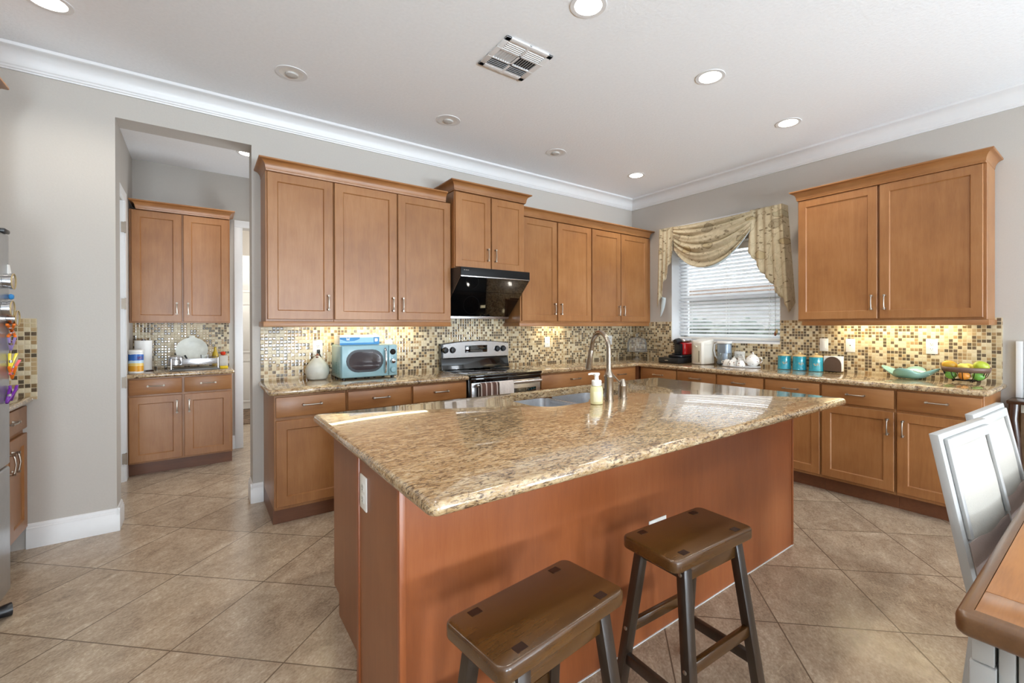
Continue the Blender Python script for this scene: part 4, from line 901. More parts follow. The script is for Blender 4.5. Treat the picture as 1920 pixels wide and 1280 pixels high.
for fx_, fy_ in ((MX0 + 0.03, MY0 + 0.03), (MX1 - 0.03, MY0 + 0.03), (MX0 + 0.03, -0.08), (MX1 - 0.03, -0.08)):
    obj('foot', MB().lathe((fx_, fy_, CZ), [(0.014, 0), (0.014, 0.0125)], 12), m_blkp, mw)
bx = thing('bag_box', 'white and blue printed carton lying on top of the microwave', 'carton', (-3.56, -0.2, 1.1905))
obj('carton', MB().box((-3.712, -0.275, 1.1908), (-3.405, -0.10, 1.268), 0.003), m_paper, bx)
obj('blue_print', MB().box((-3.711, -0.2755, 1.1912), (-3.406, -0.2752, 1.207)).prism([(-3.711, 1.250), (-3.711, 1.236), (-3.66, 1.218), (-3.60, 1.222), (-3.56, 1.236), (-3.56, 1.250)], -0.2756, -0.2752, 'y').box((-3.452, -0.2756, 1.207), (-3.406, -0.2752, 1.250)), m_blue, bx)
obj('pale_print', MB().prism([(-3.711, 1.2071), (-3.4525, 1.2071), (-3.4525, 1.248), (-3.559, 1.248), (-3.559, 1.235), (-3.60, 1.221), (-3.66, 1.217), (-3.711, 1.235)], -0.27545, -0.2751, 'y'), m_lblue, bx)
b = MB().prism([(-3.664, 1.247), (-3.659, 1.226), (-3.654, 1.226), (-3.650, 1.238), (-3.646, 1.226), (-3.641, 1.226), (-3.636, 1.247), (-3.641, 1.247), (-3.644, 1.233), (-3.648, 1.245), (-3.652, 1.245), (-3.656, 1.233), (-3.659, 1.247)], -0.2762, -0.2757, 'y')
b.prism([(-3.443, 1.214), (-3.443, 1.241), (-3.425, 1.241), (-3.418, 1.235), (-3.418, 1.220), (-3.425, 1.214)], -0.2762, -0.2757, 'y')
obj('white_print', b, m_paper, bx)
va = thing('stoneware_jug', 'squat grey white teardrop jug left of the microwave', 'jug', (-3.842, -0.115, CZ))
vx, vy = -3.842, -0.118
obj('body', MB().lathe((vx, vy, CZ), [(0.062, 0), (0.070, 0.006), (0.086, 0.05), (0.088, 0.075), (0.078, 0.105), (0.052, 0.142), (0.028, 0.170), (0.018, 0.182), (0.017, 0.186)], 32), m_ceram, va)
obj('stopper', MB().lathe((vx, vy, CZ), [(0.0165, 0.1865), (0.014, 0.192), (0.006, 0.196), (0.005, 0.204), (0, 0.206)], 16).lathe((vx - 0.006, vy - 0.024, CZ + 0.170), [(0, 0), (0.010, 0.002), (0.010, 0.01), (0, 0.012)], 14), m_stopper, va)
single('power_cord', MB().box((-3.826, -0.034, 1.122), (-3.804, -0.017, 1.150), 0.003).tube([(-3.815, -0.034, 1.128), (-3.806, -0.045, 1.10), (-3.79, -0.030, 1.06), (-3.76, -0.025, 1.02), (-3.74, -0.022, 1.00), (-3.70, -0.030, 0.99), (-3.69, -0.040, 0.985)], 0.0045, 8), m_cord, 'black power cord from the outlet down behind the microwave', 'power cord')

# ------------------------------------------------------------------ things on the corner and window counters
cs = thing('cake_stand', 'clear glass cake stand with a domed lid in the counter corner', 'cake stand', (-0.25, -0.30, CZ))
cx, cy = -0.25, -0.30
obj('stand', MB().lathe((cx, cy, CZ), [(0.0, 0.001), (0.055, 0.001), (0.057, 0.006), (0.02, 0.02), (0.012, 0.05), (0.016, 0.085), (0.05, 0.095), (0.135, 0.099), (0.138, 0.104), (0.135, 0.107), (0.0, 0.107)], 36, caps=False), m_clear, cs)
obj('dome', MB().lathe((cx, cy, CZ), [(0.118, 0.1075), (0.121, 0.12), (0.121, 0.20), (0.112, 0.235), (0.085, 0.262), (0.04, 0.276), (0.012, 0.28)], 36, caps=False), m_clear, cs)
obj('dome_knob', MB().lathe((cx, cy, CZ), [(0.008, 0.280), (0.007, 0.292), (0.016, 0.302), (0.020, 0.314), (0.014, 0.328), (0.0, 0.333)], 20), m_clear, cs)
cf = thing('coffee_machine', 'red and black pod coffee machine below the window corner', 'coffee machine', (-0.25, -0.9, CZ))
obj('pod_drawer', MB().box((-0.425, -1.035, CZ + 0.001), (-0.09, -0.765, CZ + 0.062), 0.008), m_blkp, cf)
obj('logo', MB().box((-0.4258, -0.90, CZ + 0.026), (-0.4252, -0.855, CZ + 0.036)), m_steel, cf)
z0 = CZ + 0.0625
obj('base', MB().slab(rrect(-0.36, -1.02, -0.11, -0.83, 0.05), z0, z0 + 0.028, 0.01), m_blkp, cf)
obj('body', MB().slab(rrect(-0.268, -1.015, -0.11, -0.865, 0.04), z0 + 0.0285, z0 + 0.165, 0.012), m_red, cf)
obj('front_column', MB().box((-0.302, -0.985, z0 + 0.0285), (-0.269, -0.89, z0 + 0.155), 0.008), m_blkp, cf)
obj('brew_head', MB().tube([(-0.352, -0.94, z0 + 0.176), (-0.335, -0.94, z0 + 0.180), (-0.275, -0.94, z0 + 0.186)], [0.026, 0.031, 0.032], 18), m_blkp, cf)
obj('lid', MB().slab(rrect(-0.272, -1.005, -0.115, -0.875, 0.035), z0 + 0.1655, z0 + 0.212, 0.02), m_steel, cf)
obj('cup_shelf', MB().lathe((-0.325, -0.93, z0 + 0.035), [(0, 0), (0.045, 0.002), (0.05, 0.012), (0, 0.014)], 20), m_blkp, cf)
bo = thing('water_boiler', 'white electric water boiler beside the coffee machine', 'water boiler', (-0.2, -1.2, CZ))
bb = [(-0.325, -1.255), (-0.305, -1.275)] + [(-0.13, -1.285), (-0.09, -1.26), (-0.085, -1.13), (-0.11, -1.10), (-0.26, -1.10), (-0.30, -1.12), (-0.325, -1.16)]
def stack(outer, levels):
    b = MB(); n = len(outer); cx = sum(p[0] for p in outer) / n; cy = sum(p[1] for p in outer) / n
    R_ = [[b.v((cx + (p[0] - cx) * f, cy + (p[1] - cy) * f, z + tilt * (p[0] - cx))) for p in outer] for f, z, tilt in levels]
    for a, c in zip(R_, R_[1:]):
        for k in range(n): b.bm.faces.new((a[k], a[(k + 1) % n], c[(k + 1) % n], c[k]))
    b.bm.faces.new(R_[0][::-1]); b.bm.faces.new(R_[-1]); return b
obj('body', stack(bb, [(0.985, CZ + 0.008, 0), (1.0, CZ + 0.016, 0), (1.0, CZ + 0.212, 0)]), m_boil, bo)
obj('lid', stack(bb, [(1.0, CZ + 0.2125, 0), (0.995, CZ + 0.232, 0.03), (0.96, CZ + 0.25, 0.08), (0.88, CZ + 0.261, 0.10), (0.70, CZ + 0.267, 0.10)]), m_boil, bo)
obj('base_ring', MB().slab(bb, CZ + 0.001, CZ + 0.0078), plain('brown_base', srgb(120, 108, 92), 0.5), bo)
obj('front_panel', MB().box((-0.3275, -1.245, CZ + 0.02), (-0.3252, -1.17, CZ + 0.205), 0.001), m_boilb, bo)
obj('level_gauge', MB().box((-0.3292, -1.235, CZ + 0.03), (-0.3277, -1.222, CZ + 0.15), 0.0005), plain('grey_gauge', srgb(132, 126, 108), 0.2), bo)
obj('spout', MB().lathe((-0.335, -1.195, CZ + 0.185), [(0, 0), (0.012, 0.002), (0.014, 0.016), (0, 0.02)], 14), m_boilb, bo)
pi_ = thing('filter_pitcher', 'clear water filter pitcher with a white lid and handle', 'water pitcher', (-0.14, -1.36, CZ))
px, py = -0.135, -1.400
obj('jug', MB().slab(rrect(px - 0.055, py - 0.075, px + 0.055, py + 0.055, 0.03), CZ + 0.001, CZ + 0.225), m_pitch, pi_)
obj('filter_funnel', MB().slab(rrect(px - 0.048, py - 0.066, px + 0.048, py + 0.046, 0.028), CZ + 0.125, CZ + 0.220, 0.01).lathe((px, py - 0.01, CZ), [(0.02, 0.04), (0.028, 0.06), (0.028, 0.125)], 18), plain('frosted_funnel', srgb(214, 224, 236), 0.3), pi_)
obj('lid', MB().slab(rrect(px - 0.057, py - 0.077, px + 0.057, py + 0.057, 0.03), CZ + 0.2255, CZ + 0.252, 0.012), m_whitep, pi_)
obj('handle', MB().tube([(px - 0.02, py + 0.055, CZ + 0.228), (px - 0.025, py + 0.088, CZ + 0.215), (px - 0.03, py + 0.094, CZ + 0.15), (px - 0.025, py + 0.080, CZ + 0.09), (px - 0.02, py + 0.058, CZ + 0.065)], [0.012, 0.011, 0.010, 0.010, 0.009], 12), plain('grey_white_handle', srgb(198, 200, 200), 0.35), pi_)
# tea tray
ty = -1.63; txc = -0.20
single('serving_tray', MB().slab([(txc + 0.135 * math.cos(a) , ty + 0.195 * math.sin(a)) for a in [2 * PI * k / 40 for k in range(40)]], CZ + 0.0005, CZ + 0.012, 0.005), plain('grey_tray_glaze', srgb(196, 200, 206), 0.2), 'oval grey tray holding the tea set under the window', 'tray')
tz = CZ + 0.0125
tp = thing('teapot', 'white floral teapot on the right half of the tray', 'teapot', (-0.20, -1.735, tz))
tx_, ty_ = -0.178, -1.742
obj('pot', MB().lathe((tx_, ty_, tz), [(0.036, 0), (0.040, 0.004), (0.062, 0.03), (0.066, 0.055), (0.056, 0.085), (0.038, 0.100), (0.034, 0.102)], 28), m_flor, tp)
obj('lid', MB().lathe((tx_, ty_, tz), [(0.035, 0.1025), (0.028, 0.110), (0.012, 0.117), (0.006, 0.120), (0.010, 0.128), (0.006, 0.136), (0, 0.138)], 20), m_flor, tp)
obj('spout', MB().tube([(tx_ - 0.01, ty_ + 0.055, tz + 0.035), (tx_ - 0.012, ty_ + 0.080, tz + 0.055), (tx_ - 0.014, ty_ + 0.090, tz + 0.085), (tx_ - 0.015, ty_ + 0.100, tz + 0.10)], [0.015, 0.011, 0.008, 0.008], 12), m_flor, tp)
obj('handle', MB().tube([(tx_, ty_ - 0.058, tz + 0.085), (tx_, ty_ - 0.088, tz + 0.088), (tx_, ty_ - 0.094, tz + 0.06), (tx_, ty_ - 0.080, tz + 0.035), (tx_, ty_ - 0.062, tz + 0.03)], 0.006, 10), m_flor, tp)
cj = thing('cream_jug', 'white floral cream jug behind the cups on the tray', 'jug', (-0.15, -1.60, tz))
jx, jy = -0.150, -1.600
obj('jug', MB().lathe((jx, jy, tz), [(0.026, 0), (0.034, 0.02), (0.032, 0.05), (0.030, 0.075), (0.036, 0.086), (0.034, 0.086), (0.028, 0.075), (0.0, 0.06)], 22, caps=False), m_flor, cj)
sb = thing('sugar_bowl', 'white floral sugar bowl behind the cups at the left of the tray', 'sugar bowl', (-0.15, -1.53, tz))
jx, jy = -0.155, -1.530
obj('bowl', MB().lathe((jx, jy, tz), [(0.024, 0), (0.036, 0.02), (0.038, 0.04), (0.028, 0.056)], 22), m_flor, sb)
obj('lid', MB().lathe((jx, jy, tz), [(0.028, 0.0565), (0.014, 0.068), (0.006, 0.072), (0.008, 0.080), (0, 0.086)], 18), m_flor, sb)
cup = thing('tea_cup', 'white floral tea cup upside down at the left end of the tray', 'cup', (0, 0, 0))
obj('cup', MB().lathe((0, 0, 0), [(0.043, 0), (0.041, 0.017), (0.032, 0.042), (0.022, 0.051), (0.019, 0.058), (0, 0.057)], 22, caps=False), m_flor, cup, local=True)
obj('handle', MB().tube([(0, 0.039, 0.014), (0, 0.060, 0.017), (0, 0.062, 0.034), (0, 0.037, 0.040)], 0.0045, 8), m_flor, cup, local=True)
cup.location = (-0.235, -1.500, tz)
dup(cup, (-0.288, -1.580, tz), 2.6, 'white floral tea cup upside down at the front of the tray', None)
dup(cup, (-0.283, -1.674, tz), 1.5, 'white floral tea cup upside down in front of the teapot', None)
single('black_cable', MB().tube([(-0.215, -1.40, CZ + 0.011), (-0.225, -1.45, CZ + 0.010), (-0.245, -1.42, CZ + 0.010), (-0.23, -1.39, CZ + 0.020), (-0.21, -1.37, CZ + 0.02)], 0.009, 8), m_cord, 'black coiled cable lying between the pitcher and the tray', 'cable')
can = thing('canister', 'teal ceramic canister with a tan lid, nearest the tea tray', 'canister', (0, 0, 0), 'teal canisters')
obj('jar', MB().lathe((0, 0, 0), [(0.060, 0), (0.062, 0.004), (0.058, 0.012), (0.056, 0.10), (0.057, 0.124), (0.054, 0.127)], 28), m_teal, can, local=True)
obj('lid', MB().lathe((0, 0, 0), [(0.055, 0.1275), (0.056, 0.134), (0.050, 0.140), (0.02, 0.146), (0.008, 0.150), (0.014, 0.158), (0.012, 0.166), (0, 0.168)], 26), m_tanlid, can, local=True)
b = MB()
for k in range(5):
    a0 = math.radians(188 + 9 * k); b.tube([(0.0568 * math.cos(a0 + 0.04 * j), 0.0568 * math.sin(a0 + 0.04 * j), 0.062 + 0.012 * math.sin(k * 1.7 + j * 1.4)) for j in range(4)], 0.0016, 6)
obj('emblem', b, m_tanlid, can, local=True)
can.location = (-0.105, -2.015, CZ)
dup(can, (-0.105, -2.155, CZ), 0.1, 'teal ceramic canister with a tan lid, middle of three', 'teal canisters')
dup(can, (-0.105, -2.297, CZ), -0.1, 'teal ceramic canister with a tan lid, nearest the napkin holder', 'teal canisters')
nh = thing('napkin_holder', 'arched brown metal napkin holder beside the teal canisters', 'napkin holder', (-0.08, -2.43, CZ))
def archpl(x0, x1, y0, y1, h):
    r = (y1 - y0) / 2; c = (y0 + y1) / 2
    pts = [(y0, CZ + 0.008), (y1, CZ + 0.008)] + [(c + r * math.cos(a), CZ + h - r + r * math.sin(a)) for a in [PI * i / 14 for i in range(15)]]
    return MB().prism(pts, x0, x1, 'x')
obj('front_plate', archpl(-0.112, -0.109, -2.502, -2.362, 0.138), m_nap, nh); obj('back_plate', archpl(-0.058, -0.055, -2.502, -2.362, 0.138), m_nap, nh)
obj('base', MB().box((-0.114, -2.495, CZ + 0.001), (-0.053, -2.369, CZ + 0.0078)), m_wire, nh)
single('paper_napkins', MB().box((-0.105, -2.505, CZ + 0.010), (-0.062, -2.359, CZ + 0.142), 0.002), m_paper, 'stack of white paper napkins inside the arched holder', 'napkins')
# art glass bowl
b = MB(); rings = []
gx, gy = -0.165, -2.995
nA = 48
for r, h in ((0.0, 0.011), (0.05, 0.008), (0.085, 0.016), (0.115, 0.034), (0.135, 0.053), (0.15, 0.068)):
    row = []
    for k in range(nA):
        a = 2 * PI * k / nA; t = max(0, (r - 0.07) / 0.08)
        rr_ = r * (1 + t * 0.22 * math.cos(4 * a + 0.5) ); zz = h + t * 0.022 * math.cos(4 * a + 0.5) + t * 0.008 * math.sin(2 * a)
        row.append((gx + rr_ * math.cos(a) * 0.80, gy + rr_ * math.sin(a) * 1.02, CZ + zz))
    row.append(row[0]); rings.append(row)
b.grid(rings); bmesh.ops.remove_doubles(b.bm, verts=b.bm.verts[:], dist=1e-5)
gb = single('art_glass_bowl', b, m_aquag, 'wavy aqua art glass bowl with upturned corners below the outlet', 'bowl')
sm = gb.modifiers.new('thickness', 'SOLIDIFY'); sm.thickness = 0.006; sm.offset = 1
rp = random.Random(5)
for i, (l, dx_, dy_, dz_, rz_) in enumerate((('white folded paper leaning up at the right side of the glass bowl', 0.01, -0.075, 0.052, 0.25), ('white folded paper lying flat in the glass bowl', -0.01, 0.045, 0.040, -0.15))):
    single('folded_paper', MB().box((-0.045, -0.055, 0), (0.045, 0.055, 0.006), 0.002).apply(lambda v: Vector((gx + dx_, gy + dy_, CZ + dz_)) + Matrix.Rotation(rz_, 3, 'X') @ Matrix.Rotation(0.4 * i, 3, 'Z') @ v), m_paper, l, 'paper')
# fruit basket
kx, ky = -0.16, -3.318
fb = thing('fruit_basket', 'black wire fruit basket with a broad brown band', 'fruit basket', (kx, ky, CZ))
def oval(rx, ry, z, n=36): return [(kx + rx * math.cos(2 * PI * k / n), ky + ry * math.sin(2 * PI * k / n), z) for k in range(n)]
b = MB(); R0 = [oval(0.110, 0.128, CZ + 0.078) + [oval(0.110, 0.128, CZ + 0.078)[0]], oval(0.118, 0.138, CZ + 0.112) + [oval(0.118, 0.138, CZ + 0.112)[0]]]
b.grid(R0); bmesh.ops.remove_doubles(b.bm, verts=b.bm.verts[:], dist=1e-5)
bd = obj('band', b, m_band, fb); sm = bd.modifiers.new('thickness', 'SOLIDIFY'); sm.thickness = 0.004; sm.offset = 0
b = MB().tube(oval(0.108, 0.126, CZ + 0.079) + [oval(0.108, 0.126, CZ + 0.079)[0]], 0.003, 6)
b.tube(oval(0.060, 0.072, CZ + 0.016) + [oval(0.060, 0.072, CZ + 0.016)[0]], 0.003, 6)
obj('rim_wire', b, m_wire, fb)
for k in range(12):
    a = 2 * PI * k / 12
    obj('rib_wire', MB().tube([(kx + rx * math.cos(a), ky + ry * math.sin(a), CZ + z) for rx, ry, z in ((0.107, 0.125, 0.078), (0.098, 0.115, 0.05), (0.078, 0.092, 0.026), (0.058, 0.07, 0.016), (0.0, 0.0, 0.016))], 0.0025, 6), m_wire, fb)
for k in range(4):
    a = 2 * PI * k / 4 + 0.6; c0 = Vector((kx + 0.062 * math.cos(a), ky + 0.075 * math.sin(a), CZ + 0.0095))
    obj('scroll_foot', MB().tube([tuple(c0 + Vector((-math.sin(a) * 0.016 * (1 - j / 12) * math.cos(j * 0.9), math.cos(a) * 0.016 * (1 - j / 12) * math.cos(j * 0.9), 0.007 * (1 - j / 14) * math.sin(j * 0.9)))) for j in range(11)], 0.0022, 6), m_wire, fb)
def fruit(name, mat, loc, rx, ry, rz_, label, stem=True):
    t = thing(name, label, 'fruit', loc)
    pr = [(rx * math.sin(PI * i / 12) * (1 + 0.06 * math.sin(PI * i / 12 * 2)), -rz_ * math.cos(PI * i / 12)) for i in range(13)]
    pr[0] = (0.0005, pr[0][1]); pr[-1] = (0.0005, pr[-1][1])
    obj('skin', MB().lathe((0, 0, 0), pr, 20, 'z', 1.0, ry / rx), mat, t, local=True)
    if stem: obj('stem', MB().tube([(0, 0, rz_ - 0.002), (0.002, 0, rz_ + 0.006)], 0.0025, 6), m_stopper, t, local=True)
    t.rotation_euler = (PI / 2 + 0.15, 0.2, 0.1); return t
fruit('mango', m_mango, (kx - 0.030, ky + 0.082, CZ + 0.122), 0.032, 0.034, 0.045, 'ripe orange yellow mango at the left of the fruit basket')
fruit('mango', m_gmango, (kx - 0.030, ky - 0.088, CZ + 0.124), 0.036, 0.036, 0.044, 'yellow green mango at the right of the fruit basket')
fruit('lemon', m_lemon, (kx - 0.045, ky + 0.004, CZ + 0.113), 0.026, 0.026, 0.034, 'pale yellow lemon in the middle of the fruit basket')
fruit('lemon', m_lemon, (kx + 0.030, ky - 0.012, CZ + 0.110), 0.026, 0.026, 0.034, 'pale yellow lemon behind the first one in the basket')
fruit('green_mango', m_green, (kx - 0.035, ky + 0.074, CZ + 0.052), 0.031, 0.032, 0.034, 'green mango showing under the band at the left')
fruit('orange', m_orange, (kx - 0.050, ky - 0.002, CZ + 0.052), 0.031, 0.031, 0.033, 'orange showing under the band in the middle')
fruit('green_mango', m_green, (kx - 0.035, ky - 0.074, CZ + 0.052), 0.031, 0.032, 0.034, 'green mango showing under the band at the right')

# ------------------------------------------------------------------ window valance
vl = thing('window_valance', 'cream leaf print swag valance with cascading side tails over the window', 'valance', (-0.06, -1.28, 1.46))
obj('mounting_board', MB().box((-0.105, -2.0, 2.495), (0.0 - 0.001, -0.545, 2.515)), m_trim, vl)
rows = []
nv, nt_ = 44, 40
for i in range(nv + 1):
    v = i / nv
    yl, yr = -0.745 - 0.02 * v, -1.72 + 0.05 * v - 0.02
    zl, zr = 2.510 - 0.27 * v ** 1.2, 2.505 - 0.20 * v ** 1.2
    sag = 0.02 + 0.27 * v ** 1.05
    row = []
    for j in range(nt_ + 1):
        t = j / nt_; y = yl + (yr - yl) * t; z = zl + (zr - zl) * t - sag * (1 - abs(2 * t - 1) ** 2.1)
        env = 0.3 + 0.7 * math.sin(PI * min(1, max(0, t))) ** 0.6
        fold = 0.036 * abs(math.sin(v * PI * 5.5 + 0.5 * math.sin(3 * t))) ** 0.7 + 0.009 * math.sin(v * 2 * PI * 8 + 5 * t)
        x = -0.128 - 0.045 * math.sin(PI * t) * (0.4 + 0.6 * math.sin(PI * min(1, v * 1.1))) - fold * env * (1 if 0.02 < v else 0.3)
        row.append((x, y, z))
    rows.append(row)
sw = obj('swag', MB().grid(rows), m_fab, vl, sharp=80); sm = sw.modifiers.new('thickness', 'SOLIDIFY'); sm.thickness = 0.003
# lining hem under the swag's lower edge
hem = [[(p[0] + 0.006, p[1], p[2] + 0.02) for p in rows[-1][18:]], [(p[0] + 0.004, p[1], p[2] - 0.022 * math.sin(PI * (k / len(rows[-1][18:])) ** 0.7)) for k, p in enumerate(rows[-1][18:])]]
hm = obj('swag_lining', MB().grid(hem), m_lining, vl, sharp=80); sm = hm.modifiers.new('thickness', 'SOLIDIFY'); sm.thickness = 0.002
def jabot(name, y0, y1, yb0, yb1, zfun, nple, x0, amp, mat=m_fab, top=2.514):
    P = []; nj, ni = 80, 26
    for i in range(ni + 1):
        row = []
        for j in range(nj + 1):
            s_ = j / nj; zb = zfun(s_); t = i / ni; z = top + (zb - top) * t
            y = (y0 + (y1 - y0) * s_) * (1 - t) + (yb0 + (yb1 - yb0) * s_) * t
            ph = s_ * nple * 2 * PI
            x = x0 - amp * (0.35 + 0.65 * t) * math.sin(ph) - 0.010 * t
            row.append((x, y + 0.006 * math.cos(ph * 2) * t, z))
        P.append(row)
    o = obj(name, MB().grid(P), mat, vl, sharp=80); sm = o.modifiers.new('thickness', 'SOLIDIFY'); sm.thickness = 0.003
    return o
def zstep(pts):
    def f(s_):
        for (a, za), (c, zc) in zip(pts, pts[1:]):
            if s_ <= c: return za + (zc - za) * (s_ - a) / max(1e-6, c - a)
        return pts[-1][1]
    return f
jabot('right_tail', -1.68, -2.004, -1.67, -2.075, zstep([(0, 2.09), (0.22, 1.96), (0.27, 1.90), (0.60, 1.74), (0.64, 1.68), (0.82, 1.60), (1.0, 1.46)]), 4.5, -0.118, 0.016)
obj('right_return', MB().grid([[(-0.136 + 0.135 * t, -2.002 - 0.072 * s_, 2.514 + (1.46 + 0.10 * t - 2.514) * s_) for t in (0, 0.5, 1)] for s_ in [k / 10 for k in range(11)]]), m_fab, vl)
jabot('left_tail', -0.752, -0.540, -0.748, -0.520, zstep([(0, 2.20), (0.30, 2.05), (0.36, 1.96), (0.62, 1.86), (0.66, 1.77), (0.85, 1.66), (1.0, 1.56)]), 3.5, -0.118, 0.014)
lt = obj('left_tail_lining', MB().grid([[(-0.09, -0.53 - 0.085 * t * (1 - s_ ** 2), 1.70 - 0.24 * s_ - 0.02 * t) for t in (0, 0.5, 1)] for s_ in [k / 8 for k in range(9)]]), m_lining, vl, sharp=80); sm = lt.modifiers.new('thickness', 'SOLIDIFY'); sm.thickness = 0.002

# ------------------------------------------------------------------ passage counter things
PZ = 0.9205
tub = thing('wipes_tub', 'white tub of wipes with blue and yellow print at the left of the passage counter', 'tub', (-5.045, 1.44, PZ))
obj('tub', MB().lathe((0, 0, 0), [(0.050, 0), (0.053, 0.003), (0.053, 0.182), (0.050, 0.186)], 28), m_wipes, tub, local=True)
obj('lid', MB().lathe((0, 0, 0), [(0.054, 0.1865), (0.055, 0.190), (0.055, 0.206), (0.050, 0.211), (0, 0.212)], 28), m_whitep, tub, local=True)
b = MB().grid([[(0.0536 * math.cos(a), 0.0536 * math.sin(a), z) for a in [math.radians(285 + 6 * k) for k in range(9)]] for z in (0.125, 0.152)])
obj('badge', b, plain('navy_white_badge', srgb(70, 60, 120), 0.4, nscale=60, namp=0.7), tub, local=True)
pt = thing('paper_towel_roll', 'white paper towel roll standing behind the wipes tub', 'paper towel roll', (-5.01, 1.66, PZ))
obj('roll', MB().lathe((0, 0, 0), [(0.02, 0.012), (0.064, 0.012), (0.065, 0.29), (0.02, 0.29)], 28, caps=False), m_paper, pt, local=True)
obj('holder', MB().lathe((0, 0, 0), [(0.075, 0), (0.075, 0.010), (0.018, 0.011), (0.018, 0.30), (0, 0.305)], 24), m_dark, pt, local=True)
dr_ = thing('dish_rack', 'wire dish rack with a grey tray on the passage counter', 'dish rack', (-4.62, 1.56, PZ))
DX0, DX1, DY0, DY1 = -4.80, -4.44, 1.46, 1.74
obj('drip_tray', MB().box((DX0 - 0.012, DY0 - 0.02, PZ + 0.0005), (DX1 + 0.015, DY1 + 0.01, PZ + 0.014), 0.004), plain('grey_drip_tray', srgb(110, 112, 114), 0.3), dr_)
b = MB()
for z in (0.045, 0.11): b.tube([(DX0, DY0, PZ + z), (DX1, DY0, PZ + z), (DX1, DY1, PZ + z), (DX0, DY1, PZ + z), (DX0, DY0, PZ + z)], 0.003, 6)
obj('wire_frame', b, m_chrome, dr_)
for (x, y) in ((DX0, DY0), (DX1, DY0), (DX1, DY1), (DX0, DY1)):
    obj('leg', MB().tube([(x, y, PZ + 0.014), (x, y, PZ + 0.115)], 0.0035, 6), m_chrome, dr_)
for k in range(9):
    x = DX0 + 0.04 * (k + 0.5)
    obj('rib', MB().tube([(x, DY0, PZ + 0.045), (x, DY1, PZ + 0.045)], 0.002, 6), m_chrome, dr_)
obj('front_plate', MB().box((-4.715, DY0 - 0.006, PZ + 0.055), (-4.445, DY0 - 0.003, PZ + 0.112), 0.001), m_steel, dr_)
def platter(label, name, x, y, z, r, lean, mat, sx=1.0, knob=False):
    t = thing(name, label, 'plate', (x, y, z))
    obj('dish', MB().lathe((0, 0, 0), [(0, 0), (r * 0.6, 0.001), (r * 0.7, 0.006), (r, 0.020), (r, 0.024), (r * 0.7, 0.011), (r * 0.6, 0.006), (0, 0.005)], 40, '-y', sx, 1.0), mat, t, local=True)
    if knob: obj('rim_tab', MB().box((-0.024, -0.022, r - 0.006), (0.024, -0.010, r + 0.022), 0.005), mat, t, local=True)
    t.rotation_euler = (lean, 0, 0); return t
platter('large white round platter propped up in the dish rack', 'platter', -4.645, 1.655, PZ + 0.183, 0.128, -0.22, m_ceram, 1.0, True)
gl = thing('steel_pot', 'small steel pot upside down at the left of the dish rack', 'pot', (-4.765, 1.54, PZ + 0.046))
obj('pot', MB().lathe((0, 0, 0), [(0.062, 0.004), (0.062, 0.07), (0.056, 0.088), (0.03, 0.096), (0, 0.098)], 26, caps=False), m_steel, gl, local=True)
obj('pot_rim', MB().tube([(0.064 * math.cos(2 * PI * k / 24), 0.064 * math.sin(2 * PI * k / 24), 0.006) for k in range(25)], 0.003, 6, caps=False), m_blkp, gl, local=True)
cu = thing('glass_tumbler', 'clear tumbler at the right of the dish rack', 'glass', (-4.545, 1.52, PZ + 0.050))
obj('glass', MB().lathe((0, 0, 0), [(0.026, 0), (0.028, 0.004), (0.034, 0.095), (0.032, 0.095), (0.026, 0.008), (0, 0.007)], 22, caps=False), m_clear, cu, local=True)
single('black_handled_knife', MB().tube([(-4.66, 1.50, PZ + 0.062), (-4.70, 1.505, PZ + 0.145)], [0.006, 0.008], 8), m_blkp, 'dark utensil handle leaning in front of the white platter', 'utensil')
tm = thing('tomato', 'red tomato on a container right of the dish rack', 'fruit', (-4.395, 1.60, PZ + 0.128))
obj('skin', MB().lathe((0, 0, 0), [(0.0005, 0), (0.016, 0.003), (0.024, 0.02), (0.018, 0.037), (0.0005, 0.040)], 18), plain('tomato_skin', srgb(196, 52, 20), 0.25), tm, local=True)
obj('stem', MB().tube([(0, 0, 0.039), (0.002, 0, 0.046)], 0.002, 6), m_green, tm, local=True)
single('storage_box', MB().box((-4.43, 1.555, PZ + 0.0005), (-4.355, 1.70, PZ + 0.127), 0.006), plain('pale_grey_box', srgb(190, 186, 178), 0.4), 'pale plastic container right of the dish rack under the tomato', 'container')
single('yellow_sponge', MB().box((-4.425, 1.475, PZ + 0.001), (-4.358, 1.53, PZ + 0.026), 0.004), plain('sponge_yellow', srgb(222, 190, 44), 0.9, nscale=120, namp=0.15), 'yellow sponge on the counter right of the dish rack', 'sponge')
single('oil_bottle', MB().lathe((-4.455, 1.84, PZ), [(0.026, 0.0005), (0.028, 0.01), (0.028, 0.12), (0.012, 0.17), (0.011, 0.20), (0.013, 0.205), (0, 0.207)], 20), plain('yellow_oil', srgb(196, 164, 40), 0.15), 'small yellow bottle behind the tomato on the passage counter', 'bottle')

